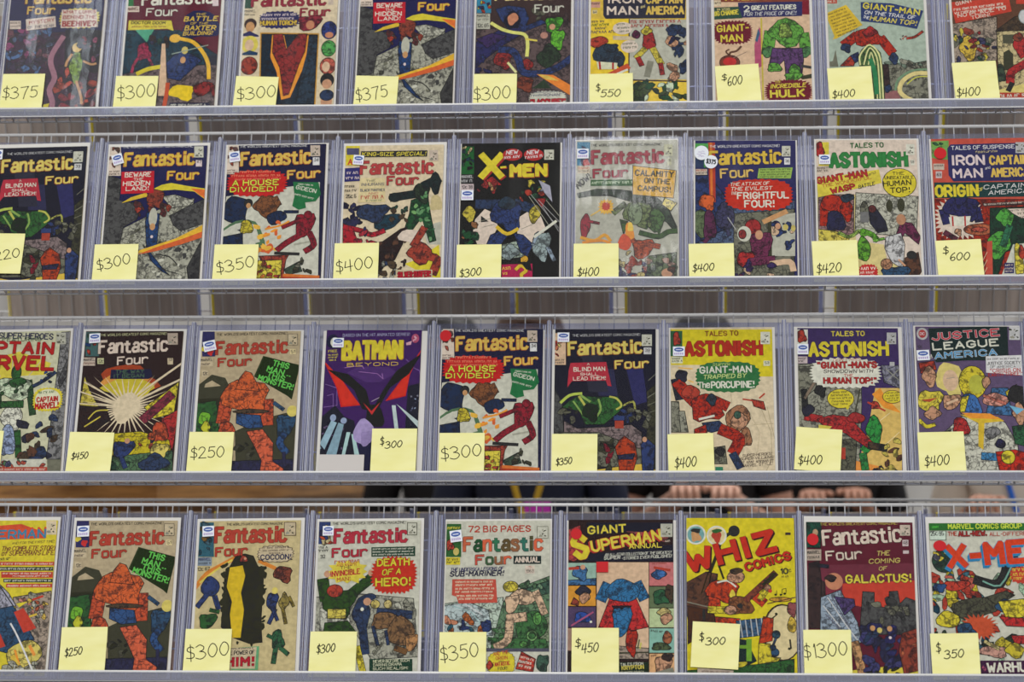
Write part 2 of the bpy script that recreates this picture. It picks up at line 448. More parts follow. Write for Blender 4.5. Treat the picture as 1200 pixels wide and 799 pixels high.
# ------------------------------------------------------------------ lettering
def P_(s): return [[(int(q[0], 36), int(q[1], 36)) for q in part.split()] for part in s.split('|')]
G = {k: P_(v) for k, v in {
'A':'00 39 60|13 53','B':'00 09 49 58 56 45 05|45 54 62 61 50 00','C':'67 58 49 29 07 02 20 40 51 62','D':'00 09 39 67 62 30 00',
'E':'69 09 00 60|05 45','F':'69 09 00|05 45','G':'67 49 29 07 02 20 40 62 64 34','H':'00 09|60 69|05 65','I':'00 09','J':'59 52 40 20 02',
'K':'00 09|69 04|25 60','L':'09 00 60','M':'00 09 34 69 60','N':'00 09 60 69','O':'20 02 07 29 49 67 62 40 20','P':'00 09 49 67 65 44 04',
'Q':'20 02 07 29 49 67 62 40 20|32 60','R':'00 09 49 67 65 44 04|34 60','S':'67 49 29 07 06 25 44 63 62 40 20 02','T':'09 69|39 30',
'U':'09 02 20 40 62 69','V':'09 30 69','W':'09 20 46 60 89','X':'00 69|09 60','Y':'09 35 69|35 30','Z':'09 69 00 60',
'0':'20 02 07 29 49 67 62 40 20','1':'07 29 20','2':'07 29 49 67 65 00 60','3':'07 29 49 67 66 45 25|45 63 62 40 20 02','4':'40 49 03 63',
'5':'59 09 05 45 63 62 40 20 02','6':'58 39 05 02 20 40 62 64 45 25 03','7':'09 69 20','8':'25 07 29 49 67 45 25 02 20 40 62 45','9':'01 20 50 64 67 49 29 07 05 24 44 66',
'!':'09 05|00 01','?':'07 29 49 67 65 33 32|30 31','.':'00 01',',':'01 10',"'":'09 07','"':'09 07|29 27','-':'04 34',
'a':'15 26 46 55 50|53 13 02 01 10 30 51','n':'00 06|04 26 46 55 50','t':'28 21 30 50|06 46','s':'55 46 16 05 14 43 52 51 40 10 01','i':'06 00|08 09',
'c':'55 46 16 05 01 10 40 51','o':'10 01 05 16 46 55 51 40 10','u':'06 01 10 30 52|56 50','r':'00 06|04 26 46 55','h':'00 09|04 26 46 55 50',
'e':'03 53 55 46 16 05 01 10 40 51','d':'59 50|54 36 16 05 01 10 30 52','f':'58 39 28 20|06 46','g':'55 36 16 05 02 11 31 53|56 50','m':'00 06|05 16 26 35 30|35 46 56 65 60'}.items()}
HG = {'0':[[(3,0),(1,1),(0,4),(1,7),(3,9),(5,8),(6,5),(5,2),(3,0)]],'1':[[(1.2,7.4),(2,9),(2,0)]],
'2':[[(0,7),(1.5,9),(4,9),(5.2,7),(3.5,4),(0,0)],[(0,0),(6,0)]],'3':[[(0,8),(2.5,9.2),(5,7.6),(4.4,5.6),(2.2,4.8)],[(2.2,4.8),(5,4),(6,2.2),(4.4,.2),(2,-.4),(-.6,.6)]],
'4':[[(1.2,8),(0,3.2)],[(0,3.2),(6,3.6)],[(4.6,9),(4.2,-.4)]],'5':[[(5.6,9),(1.2,8.8)],[(1.2,8.8),(.6,5.4)],[(.6,5.4),(3.4,6),(5.4,4),(4.8,1.2),(2.4,0),(0,.8)]],
'6':[[(4.4,9),(1.6,6.5),(.3,3),(1.4,.2),(3.8,0),(5.2,2),(3.9,4),(1.6,3.2),(.6,2)]],'7':[[(0,8.4),(6,9)],[(6,9),(3.8,4.5),(2.4,-1)]],
'$':[[(5,7.6),(3.4,8.6),(1.2,8),(.8,6.2),(2.6,5),(4.8,3.8),(4.9,1.8),(3,.8),(0,1.4)],[(3,10.2),(2.8,-1.2)]]}

def smooth(pl, n=4):
    if len(pl) < 3: return pl
    closed = pl[0] == pl[-1]
    out = []
    for k in range(len(pl)-1):
        p1 = pl[k]; p2 = pl[k+1]
        p0 = pl[k-1] if k > 0 else (pl[-2] if closed else p1)
        p3 = pl[k+2] if k+2 < len(pl) else (pl[1] if closed else p2)
        for j in range(n):
            t = j/n
            out.append(tuple(0.5*((2*p1[d]) + (-p0[d]+p2[d])*t + (2*p0[d]-5*p1[d]+4*p2[d]-p3[d])*t*t + (-p0[d]+3*p1[d]-3*p2[d]+p3[d])*t**3) for d in (0, 1)))
    out.append(pl[-1])
    return out

def ribbon(pl, w, cap=0.35):
    """polygons covering a polyline drawn with a pen of width w"""
    out = []
    for k in range(len(pl)-1):
        (x0, y0), (x1, y1) = pl[k], pl[k+1]
        dx, dy = x1-x0, y1-y0; L = math.hypot(dx, dy)
        if L < 1e-9: continue
        dx /= L; dy /= L
        c0 = w*(0.5 if k == 0 else 0.25)*cap*2; c1 = w*(0.5 if k == len(pl)-2 else 0.25)*cap*2
        ax, ay, bx, by = x0-dx*c0, y0-dy*c0, x1+dx*c1, y1+dy*c1
        nx, ny = -dy*w/2, dx*w/2
        out.append([(ax-nx, ay-ny), (bx-nx, by-ny), (bx+nx, by+ny), (ax+nx, ay+ny)])
        if 0 < k:
            out.append([(x0 + w*0.5*math.cos(t*math.pi/3), y0 + w*0.5*math.sin(t*math.pi/3)) for t in range(6)])
    return out

def layout(text, p0, p1, h, wt, glyphs=G, shear=0.0, curved=False):
    """polylines of a word fitted between two baseline points, grouped by letter; pen width"""
    gap = wt*0.9 + 1.0; x = 0; lets = []
    for ch in text:
        if ch == ' ': x += 3.4; lets.append(None); continue
        g = glyphs.get(ch) or glyphs.get(ch.upper()) or glyphs['-']
        sc = 1.0
        if ch.islower() and ch not in glyphs: sc = 0.75
        ww = max(q[0] for pl in g for q in pl)
        if ch in 'Ii!"' and glyphs is G: x += 0.7
        ys = 1.15 if ch in 'ansocurem' and glyphs is G else sc
        lets.append([[(x + q[0]*sc, q[1]*ys) for q in pl] for pl in g]); x += ww*sc + gap + (0.7 if ch in 'Ii!"' and glyphs is G else 0)
    T = max(x - gap + wt, 1e-6)
    L = math.hypot(p1[0]-p0[0], p1[1]-p0[1]); ux, uy = (p1[0]-p0[0])/L, (p1[1]-p0[1])/L
    u = h/9.0; kx = L/(T*u); ky = (9-wt)/9.0
    out = []
    for lt in lets:
        if lt is None: out.append(None); continue
        r = []
        for pl in lt:
            if curved: pl = smooth(pl)
            q2 = []
            for (a, b) in pl:
                a = (a + wt/2)*kx*u; b = (b*ky + wt/2)*u; a += b*shear
                q2.append((p0[0] + a*ux - b*uy, p0[1] + a*uy + b*ux))
            r.append(q2)
        out.append(r)
    return out, wt*u

# ------------------------------------------------------------------ printed covers
class Print:
    STEP = 5.0e-6
    def __init__(s, rect, y0):
        s.r = rect; s.y0 = y0; s.v = []; s.f = []; s.c = []; s.n = 0
    def clip(s, p):
        x0, z0, x1, z1 = s.r
        for ax, lim, sg in ((0, x0, 1), (0, x1, -1), (1, z0, 1), (1, z1, -1)):
            out = []
            for k in range(len(p)):
                a, b = p[k-1], p[k]
                ia = (a[ax]-lim)*sg >= 0; ib = (b[ax]-lim)*sg >= 0
                if ia != ib:
                    t = (lim-a[ax])/(b[ax]-a[ax]); out.append((a[0]+t*(b[0]-a[0]), a[1]+t*(b[1]-a[1])))
                if ib: out.append(b)
            p = out
            if len(p) < 3: return []
        return p
    def add(s, p, col, ink=0.0, convex=False):
        p = s.clip(p)
        if len(p) < 3: return
        y = s.y0 - s.n*s.STEP; b = len(s.v)
        A = sum(p[k-1][0]*p[k][1]-p[k][0]*p[k-1][1] for k in range(len(p)))
        if A < 0: p = p[::-1]
        s.v += [(q[0], y, q[1]) for q in p]
        if convex or len(p) == 3:
            s.f.append(tuple(range(b, b+len(p)))); s.c.append((*col, ink))
        else:
            for t in tessellate_polygon([[Vector((q[0], q[1], 0)) for q in p]]):
                i, j, k = t
                a2 = (p[j][0]-p[i][0])*(p[k][1]-p[i][1])-(p[k][0]-p[i][0])*(p[j][1]-p[i][1])
                if a2 < 0: j, k = k, j
                s.f.append((b+i, b+j, b+k)); s.c.append((*col, ink))
    def lines(s, pls, w, col, ink=0.0, cap=0.35):
        # one pen stroke set = one flat, non-overlapping patch
        vv = []; ff = []
        for pl in pls:
            for q in ribbon(pl, w, cap):
                q = s.clip(q)
                if len(q) < 3: continue
                if sum(q[k-1][0]*q[k][1]-q[k][0]*q[k-1][1] for k in range(len(q))) < 0: q = q[::-1]
                n = len(vv); vv += [Vector((a*100, b*100)) for a, b in q]; ff.append(list(range(n, n+len(q))))
        if not ff: return
        r = delaunay_2d_cdt(vv, [], ff, 1, 1e-5)
        y = s.y0 - s.n*s.STEP; n = len(s.v)
        s.v += [(p[0]*0.01, y, p[1]*0.01) for p in r[0]]
        for f, src in zip(r[2], r[5]):
            if not src: continue                # a hole, not part of any stroke
            s.f.append(tuple(n+k for k in f)); s.c.append((*col, ink))
    def layer(s): s.n += 1
    def mesh(s, name):
        me = bpy.data.meshes.new(name); me.from_pydata(s.v, [], s.f)
        at = me.color_attributes.new('Ink', 'FLOAT_COLOR', 'CORNER')
        d = []
        for f, c in zip(s.f, s.c): d += list(c)*len(f)
        at.data.foreach_set('color', d)
        me.materials.append(M['print']); me.update()
        return me

INKC = hexc('222')
def pt(s): a, b = s.split(','); return (int(a)*1e-4, int(b)*1e-4)
def ccode(s):
    ink = 0.0
    if s[0] == '*': ink = 1.0; s = s[1:]
    if s[0] == '/': s = s[1:]
    return hexc(s), ink
def blob(cx, cy, rx, ry, rnd, n=16, rot=0.0):
    ph = [rnd.uniform(0, 6.28) for _ in range(3)]; am = [rnd.uniform(0.05, 0.16) for _ in range(3)]
    out = []
    for k in range(n):
        t = 2*math.pi*k/n
        r = 1 + sum(am[j]*math.sin((j+2)*t + ph[j]) for j in range(3))
        x, y = rx*r*math.cos(t), ry*r*math.sin(t)
        out.append((cx + x*math.cos(rot) - y*math.sin(rot), cy + x*math.sin(rot) + y*math.cos(rot)))
    return out

def draw_cover(key):
    src = COVERS[key].split('\n')
    hd = src[0].split()
    l, r, t = (float(q)*1e-3 for q in hd[:3])
    pr = Print((-W/2 + l, -0.005, W/2 - r, H - t), -0.0031)
    c, ink = ccode(hd[3])
    pr.add([(-1, -1), (1, -1), (1, 1), (-1, 1)], c, 0, True)
    rnd = random.Random(key[0]*100 + key[1])
    for ln in src[1:]:
        if not ln.strip(): continue
        a = ln.split(); k = a[0]
        pr.layer()
        if k == 'p' or k in 'eb':
            col, ink = ccode(a[1])
            if k == 'p': poly = [pt(q) for q in a[2:]]
            else:
                cx, cy = pt(a[2]); rx = int(a[3])*1e-4; ry = int(a[4])*1e-4
                if k == 'e': poly = [(cx + rx*math.cos(2*math.pi*j/24), cy + ry*math.sin(2*math.pi*j/24)) for j in range(24)]
                else: poly = blob(cx, cy, rx, ry, random.Random(int(a[5])*7 + 3) if len(a) > 5 else rnd)
            pr.add(poly, col, ink)
            if ink:
                pr.layer(); pr.lines([poly + poly[:1]], 0.0011, INKC)
        elif k == 's':
            col, ink = ccode(a[1]); cx, cy = pt(a[2]); rx = int(a[3])*1e-4; ry = int(a[4])*1e-4; n = int(a[5]); dp = float(a[6])
            poly = []
            for j in range(2*n):
                q = 1.0 if j % 2 == 0 else 1.0 - dp
                q *= 1 + rnd.uniform(-0.25, 0.1)*dp; th = math.pi*j/n
                ct, st = math.cos(th), math.sin(th)
                e = (abs(ct)**3 + abs(st)**3)**(-1/3)
                poly.append((cx + rx*q*ct*e, cy + ry*q*st*e))
            pr.add(poly, col, ink)
        elif k == 'l':
            col, ink = ccode(a[1]); pl = [pt(q) for q in a[3:]]
            w_ = int(a[2])*1e-4
            if len(pl) > 2 and w_ > 0.0015: pl = smooth(pl, 3)
            if ink:
                pr.lines([pl], w_ + 0.0014, INKC); pr.layer()
            pr.lines([pl], w_, col, ink)
        elif k == 'm':
            cx, cy = pt(a[1]); hx, hy, n, sz, seed = int(a[2])*1e-4, int(a[3])*1e-4, int(a[4]), int(a[5])*1e-4, int(a[6])
            rr = random.Random(seed*31 + 5)
            for _ in range(n):
                col, ink = ccode(rr.choice(a[7:]))
                f = rr.uniform(0.55, 1.15)
                poly = blob(cx + rr.uniform(-hx, hx), cy + rr.uniform(-hy, hy), sz*f, sz*f*rr.uniform(0.35, 0.8), rr, 10, rr.uniform(0, 3.1))
                pr.add(poly, col, ink)
                if ink and sz > 0.004:
                    pr.layer(); pr.lines([poly + poly[:1]], 0.0008, INKC)
                pr.layer()
        elif k == 'h':
            col, ink = ccode(a[1]); p0, p1 = pt(a[2]), pt(a[3]); h = int(a[4])*1e-4
            L = math.hypot(p1[0]-p0[0], p1[1]-p0[1]); ux, uy = (p1[0]-p0[0])/L, (p1[1]-p0[1])/L
            x = 0; left = rnd.randint(2, 7); acc = []
            while x < L - h*0.3:
                ww = h*rnd.uniform(0.45, 0.7)
                z = rnd.choice(([(0, 0), (0, 1), (1, .9)], [(0, 1), (.5, 0), (1, 1)], [(0, 0), (.1, 1), (.9, 1), (1, 0)], [(1, .9), (0, .8), (1, .2), (0, .1)], [(0, 0), (.5, 1), (1, 0)]))
                acc.append([(p0[0] + (x+q[0]*ww)*ux - q[1]*h*.85*uy, p0[1] + (x+q[0]*ww)*uy + q[1]*h*.85*ux) for q in z])
                x += ww + h*0.28; left -= 1
                if left == 0: x += h*0.5; left = rnd.randint(2, 7)
            pr.lines(acc, h*0.2, col)
        elif k == 't':
            cols = a[1]; h = int(a[2])*1e-4; p0, p1 = pt(a[3]), pt(a[4])
            wt = a[5].split(':'); text = ' '.join(a[6:])
            sh = 0.2 if cols[0] == '/' else 0.0
            cl = [hexc(q) for q in cols.lstrip('/').split(',')]
            wv = int(wt[0])/10.0*0.9
            lets, pw = layout(text, p0, p1, h, wv, G, sh)
            if len(wt) > 1:
                oc = hexc(wt[1]); dx = dy = 0
                if len(wt) > 2: dx, dy = (int(q)*1e-4 for q in wt[2].split(','))
                al = [pl for lt in lets if lt for pl in lt]
                if dx or dy:
                    pr.lines([[(q[0]+dx*t, q[1]+dy*t) for q in pl] for t in (0.5, 1) for pl in al], pw + 0.0004, oc); pr.layer()
                pr.lines(al, pw + 0.0011, oc)
                pr.layer()
            ls = [lt for lt in lets if lt]
            for j in range(len(cl)):
                pr.lines([pl for lt in ls[j::len(cl)] for pl in lt], pw, cl[j])
    return pr.mesh('cover')

COVERS = {
(1,0): '''2 4 6 225
p *424 -839,1604 876,1605 898,-22 -823,3
p *223 192,1647 873,1635 887,786 238,796
m -451,1231 407 425 60 98 1 *546 *745 *947 *57a *335 *435 *568
m 501,401 380 394 40 109 2 *c54 *934 *213 *a43 *323
l a78 98 151,1495 -10,1163 -19,951 73,678 -1,439 74,199 63,20
p dc3 -82,141 23,170 -15,-9 -96,-7
b *8a4 440,898 130 279 3
e db6 427,1283 87 97
l c96 46 344,1142 274,1007 255,916
l c96 40 572,1002 712,939 792,953
l c96 46 471,597 575,311 601,161
m 663,1213 190 273 12 69 4 *a57 *834 *335 *546
t db5 243 -593,2190 611,2187 17:843:-11,-12 Fantastic
t db5 164 -546,1976 -32,1973 16:843:-8,-9 Four
s dc4 423,1882 380 218 24 .12
p dcb 89,2063 717,2052 773,1698 94,1686
t a33 73 110,1980 710,1975 17 WHAT LURKS
t a33 79 119,1869 732,1864 17 BEHIND THE
t a33 121 119,1710 731,1714 22 BEEHIVE?
p dcb -558,1875 -23,1933 10,1711 -521,1644
t a33 73 -486,1766 -27,1826 17 MYSTERY
t 335 55 -505,1674 -32,1718 15 OF THE YEAR
p dcb -848,1849 -643,1846 -628,1677 -833,1680
h 433 -829,1787 -652,1790 36
h 433 -823,1720 -645,1723 36''',
(1,1): '''4 5 6 623
p *245 -867,1637 123,1620 858,1091 870,880 -893,729 -962,1639
p *766 -893,729 -179,897 869,910 900,-46 -836,-19
p 223 615,1095 858,1091 870,895 628,899
p 5a8 -692,1649 -339,1643 -456,1386
p 374 -887,2437 -772,2435 -749,2126 -863,2128
p dcb -877,2128 -645,2124 -637,2007 -868,2011
t 622 67 -851,2035 -653,2038 15 MARVEL
t ddc 257 -605,2129 698,2154 17:422 Fantastic
t ddc 166 -513,1916 63,1911 15:422 Four
p dcc 673,2346 781,2344 796,2103 687,2105
p dc4 -814,1835 -40,1821 15,1606 -110,1654 -813,1636
t 332 67 -768,1758 -143,1740 20 DOCTOR DOOM
h 843 -749,1690 -125,1679 36
b 225 508,1720 364 278 5
t /db4 48 388,1914 577,1917 16 THE
t /db4 103 179,1796 801,1797 19 BATTLE
t /db4 48 305,1729 630,1727 16 OF THE
t /db4 103 204,1612 772,1608 19 BAXTER
t /db4 85 184,1509 724,1512 17 BUILDING!
b *a35 -496,1190 129 175 1
l *a35 51 -594,1055 -653,936 -682,785
l *a35 46 -407,1082 -329,930
m -201,1412 162 103 6 74 3 *354 *446 *433
l eb3 69 25,1469 189,1436 382,1372 556,1187 679,943 711,642
e eb4 53,1453 102 85
l dc3 80 -572,753 -390,841 -177,882
p *347 -75,956 124,1194 371,1130 567,1005 192,591 -27,654
e cb6 245,1207 59 76
e c96 223,1011 49 67
l 9a9 17 20,1136 656,1306
p db9 -178,1351 -116,1350 -16,295 -177,298
b ec2 247,366 229 151 2
b *933 630,434 189 136 4
l *933 51 758,522 827,282
l c53 74 -19,534 -29,296 -62,-1
p 224 39,160 755,149 765,-14 50,-3
h ddc 65,92 679,88 42
h ddc 69,26 683,23 42''',
(1,2): '''5 5 6 dca
p 354 -871,2408 -713,2405 -694,2051 -852,2054
t 934 271 -723,2073 627,2084 18:522 Fantastic
t 934 181 165,1858 717,1859 17:522 Four
t 333 54 -836,1971 -631,1973 15 MARVEL
h 333 -836,1910 -633,1905 36
p cba 662,2222 756,2220 761,2097 667,2099
s 336 -196,1811 388 187 26 .12
h dcc -537,1891 137,1890 48
h dcc -520,1811 73,1811 48
t db4 102 -541,1696 119,1695 18:422 HUMAN TORCH!
p c94 -534,1559 530,1522 527,54 -484,87
p *234 -505,1528 504,1492 499,84 -453,116
p *345 331,1466 505,1477 498,114 179,119
p e93 -315,1503 -100,1489 -32,1200 142,1500 344,1480 321,1103 255,774 67,240 -90,198 -198,752 -325,1055
p *933 -290,1523 -128,1520 -46,1201 154,1515 316,1511 291,1164 196,895 38,300 -54,272 -149,841 -292,1145
e 433 -718,1730 113 120
e c96 -720,1669 80 108
p 336 -842,1534 -724,1593 -557,1498 -556,1468 -840,1489
e dc5 -709,1319 150 175
e db9 -714,1304 80 114
p 246 -834,1140 -703,1198 -553,1150 -563,1096 -832,1101
e *a43 -699,888 150 181
b *934 346,1739 214 151 7
e c86 361,1693 75 90
e *348 707,1579 139 181
e c86 711,1482 75 60
e *5a5 712,1210 129 163
e *c65 711,855 139 169
e db9 679,841 70 102
e *333 712,571 118 139
e c97 710,496 86 96
e c97 713,154 102 145
e *346 716,273 123 108''',
(1,4): '''4 5 6 433
p *655 -845,1549 868,1707 873,-81 -844,-61
m 520,1864 317 179 8 113 2 *544 *665
p 38a -853,2403 -598,2399 -586,1895 -840,1898
m -715,2018 106 114 8 56 5 *b43 *dc4 *336
p bba -845,1883 -605,1880 -598,1570 -837,1573
t 333 60 -833,1807 -611,1810 15 MARVEL
h 333 -823,1740 -623,1743 42
t 333 78 -820,1603 -620,1607 13 12c 65
t dc8 239 -525,2137 730,2150 17 Fantastic
t ccb 173 187,1883 719,1891 15 Four
p *347 -508,1969 -282,2042 12,1992 96,1779 45,1628 309,1745 416,1683 152,1566 -59,1478 -246,1541 -410,1755 -466,1878
b 223 -196,1722 164 179 3
b c86 -197,1768 93 120 4
p *336 -839,1308 -432,1544 -61,1599 -31,1448 -346,1241 -684,946 -838,768
p *436 -840,1368 -564,1485 -297,1421 -637,1185
b *933 -353,941 159 173 2
b *933 72,846 106 120 6
b *5a3 536,1651 159 156 7
b *6b3 607,1349 119 215 8
e c97 511,1597 53 60
b *343 452,1006 190 233 9
e b87 367,1427 66 66
l *347 124 -397,1152 -184,1119 -75,938 8,698 299,665 614,780 875,985
l dd7 62 -568,1682 -379,1558 -192,1495 22,1447 78,1265 69,1026
l dc5 34 50,1356 236,1324
l dd9 45 -259,880 -123,700
m -669,856 146 150 6 73 9 *347 *336
p e83 247,650 537,632 855,420 857,214
p db5 273,650 458,618 643,512 406,544
b *843 39,460 164 150 2
p 343 172,369 380,545 514,365
s ccb 451,154 344 173 30 .12
h 346 200,275 646,287 30
h 346 162,207 345,217 42
t 336 60 372,205 686,213 16 RONAN!
t b23 126 146,33 767,44 22:411 "I ACCUSE!"''',
(1,5): '''4 5 6 db4
p ec3 -881,1749 -179,1739 -190,646 -873,655
p bba -165,1739 866,1710 844,515 -163,527
p 433 -179,1739 -157,1739 -163,527 -184,527
p ec4 -85,482 857,471 853,-59 -97,-48
p 433 -163,533 857,491 856,462 -163,504
p 334 -633,2400 844,2378 818,1740 -589,1748 -630,1821
t dcb 161 -564,2057 60,2054 19 IRON
t dcb 185 -569,1820 -7,1819 19 MAN
t db5 161 131,2041 775,2038 19 CAPTAIN
t db5 179 131,1817 800,1816 19 AMERICA
t /dc8 54 33,1948 113,1971 12 and
p c98 -884,2098 -684,2095 -684,1974 -883,1977
h 433 -870,2037 -697,2041 42
p dc9 -824,1930 -736,1929 -736,1853 -824,1854
t 333 54 -813,1860 -747,1859 14 64
m 385,196 460 238 26 112 3 *343 *253 *453 *cdb
h 235 -833,1673 -615,1676 48
h 363 -832,1606 -509,1614 48
h 235 -774,1533 -562,1542 48
h 336 -839,1456 -416,1468 54
e dcb -284,1551 174 125
h 353 -390,1612 -231,1622 36
h 353 -377,1540 -125,1548 36
h 353 -337,1470 -178,1483 36
p cb9 -455,1402 -59,1382 -59,1307 -455,1321
e dcb -164,1182 152 125
h 353 -283,1220 -59,1229 36
h 353 -270,1139 -46,1151 42
h a33 -139,1651 733,1657 66
h a33 -139,1573 522,1576 60
b *345 -572,1023 223 238 2
b *345 -335,931 105 134 3
p ddb -743,891 -374,857 -387,732 -715,736
l b33 34 -690,875 -676,741
l b33 34 -453,852 -453,738
b *b43 -714,1286 163 107 4
l c53 112 -491,620 -203,780
l ddc 39 -452,605 -203,721
b *a33 178,1298 121 197 5
l *cb4 95 99,1119 -33,971
l *cb4 106 257,1117 387,847
l *a33 84 -6,941 46,821
l *a33 78 387,817 413,639
b *735 -46,1421 66 89 6
l 887 112 204,849 151,612
m 716,1051 145 507 20 112 4 *346 *335 *c97 *346
b *dc4 139,1494 89 89 9
b *345 -494,1163 116 89 8''',
(1,6): '''5 5 6 db9
p 843 -908,2712 895,2677 875,2032 -918,2065
t db4 178 -706,2083 139,2097 20 TALES
p dca -870,2101 -719,2098 -721,1983 -871,1986
h 433 -860,2025 -728,2022 42
p 823 718,2071 850,2069 841,1782 710,1785
p 336 -416,2047 718,2047 709,1754 -409,1738
t ddc 137 -314,1848 -209,1856 18 2
t ddc 101 -182,1882 608,1892 18 GREAT FEATURES
t /ccc 77 -316,1770 605,1783 13 FOR THE PRICE OF ONE!!
p 354 -880,1950 -404,1965 -343,1728 -870,1708
t dc4 101 -864,1774 -407,1808 17 BIG CHANGE
h dc8 -788,1893 -551,1901 42
s 723 -519,1446 366 252 36 .13
t dc4 149 -795,1450 -230,1470 18 GIANT-
t dc4 154 -733,1249 -339,1260 18 MAN
p b57 -52,1542 -6,1482 -22,766 -142,679 -144,1185
p 468 -71,1513 -39,1422 -90,1243 -129,1274
p cb4 -27,1723 4,1722 -1,-29 -27,-29
l 643 39 -594,954 -566,1043 -461,1071 -380,1159
l 643 28 -554,953 -644,1059 -591,1103
e *843 -582,849 178 143
e c33 -582,864 118 83
l 876 11 -515,938 -278,1053
p c43 -402,36 -39,30 -40,-34 -377,-29
p 342 -844,13 -402,36 -403,-29 -844,-22
l *6a4 206 136,1389 89,1061
l *6a4 189 724,1349 754,1050
b *6a4 425,1429 340 238 3
b *585 101,1046 110 107 4
b *585 754,1035 110 107 4
p *647 169,1120 691,1111 710,872 677,607 390,582 371,878 291,790 109,823
l 444 56 681,754 849,722
p 443 623,548 858,604 856,515 673,489
b *6a4 198,733 131 89 5
b *6a4 549,683 94 119 6
b *6a4 519,544 157 83 7
s 723 433,257 431 244 36 .12
t /dc5 53 190,408 308,430 12 THE
t /dc4 89 110,315 734,340 18 INCREDIBLE
t dc4 163 106,130 715,150 22 HULK
b *9b5 400,1459 120 149 5''',
(1,7): '''4 5 6 aba
p b54 -895,2134 -672,2130 -676,2003 -899,2007
h dcb -873,2027 -702,2030 41
p *887 85,740 216,767 398,793 530,850 631,789 893,844 851,-7 -23,7
m 525,732 363 89 12 67 2 *776 *998 *787
p 776 -873,830 -789,858 -734,1080 -711,857 -694,738 -876,741
p 966 89,210 297,265 389,1 80,6
p db3 -893,1801 -520,1975 -247,1564 -727,1288
p db3 -780,1274 -686,1332 -723,1393
h 333 -837,1764 -523,1894 30
h 333 -812,1704 -493,1833 30
h 333 -788,1643 -456,1772 30
h 333 -769,1583 -432,1712 30
h 333 -753,1522 -395,1651 30
h 333 -729,1462 -371,1590 30
h 333 -705,1402 -339,1539 30
h 333 -681,1341 -323,1484 30
p 347 -261,2025 268,1991 828,1829 701,1466 250,1570 -270,1639
t dc4 130 -234,1895 758,1731 19 GIANT-MAN
t /ddd 77 -212,1783 671,1658 16 ON THE TRAIL OF
t /ddd 59 -241,1705 -138,1673 15 THE
t /dc5 101 -126,1652 691,1526 17 HUMAN TOP!
p *b43 -667,752 -478,957 -348,954 -434,748
p *347 -478,957 -345,1028 -313,865 -406,807
l *433 94 124,739 135,385
b *346 144,297 57 77 4
l *b32 172 -386,1327 -548,1196
l *b32 166 80,1259 227,1033
b *b32 -152,1308 273 172 1
b *346 -551,1112 88 89 2
b *346 272,884 88 101 3
p *574 -279,1072 -131,1194 44,1007 80,622 80,6 -100,9 -123,743 -330,747 -349,925
l dd9 28 -316,776 -323,924 -253,1057 -132,1164 17,978 49,622 55,21
l dd9 25 -251,775 -190,1011 -121,1099 -25,919 0,564 4,36
l dd9 19 -173,774 -125,1010 -79,861 -41,506 -47,37
l 385 78 -131,862 -70,624 -53,212
l dc8 78 880,579 622,583 408,439 348,235 496,87 673,25
l 797 39 884,661 572,637 332,470 272,266
l cc5 22 877,520 644,509 483,380
l *b43 39 524,1281 655,1308 790,1410
m 446,1297 91 53 4 33 6 *b43 533
b *b33 -122,1421 114 101 9''',
(1,8): '''4 4 6 643
p *a98 -878,1557 -78,1696 -125,834 -889,785
m -498,1105 375 310 28 88 2 *cb4 *446 *943 *776 *354
b *db4 -603,1077 168 207 3
m -517,1254 310 177 8 72 7 *446 *933 *354
p c43 -871,1993 151,2083 187,1797 -799,1571
t ddc 77 -770,1922 -479,1996 15 GIANT
h ddc -814,1820 91,1939 47
h ddc -804,1751 101,1879 47
t ddc 77 -755,1682 99,1837 15 NO PLACE TO
t ddc 71 -523,1648 -182,1703 15 TURN!
p c43 282,2081 464,2078 456,1943 274,1946
p *cb8 -94,1397 373,1420 787,1414 710,178 -122,188
p *543 -119,1412 233,1691 391,1719 786,1400
p 554 6,1336 187,1334 177,1155 -4,1158
p 443 -20,626 -1,980 93,1038 165,948 147,624
e 9aa 402,1689 103 142
e ccc 402,1689 88 124
p dc7 -118,247 311,358 721,353 709,164 -122,174
b *b33 291,1124 124 207 3
l *b33 138 334,739 119,595 84,420
l *333 77 106,361 48,245
e *843 261,1273 83 77
b *454 -62,568 72 177 5
p b43 -134,194 711,184 703,62 -141,72
h ddc -114,101 349,124 59''',
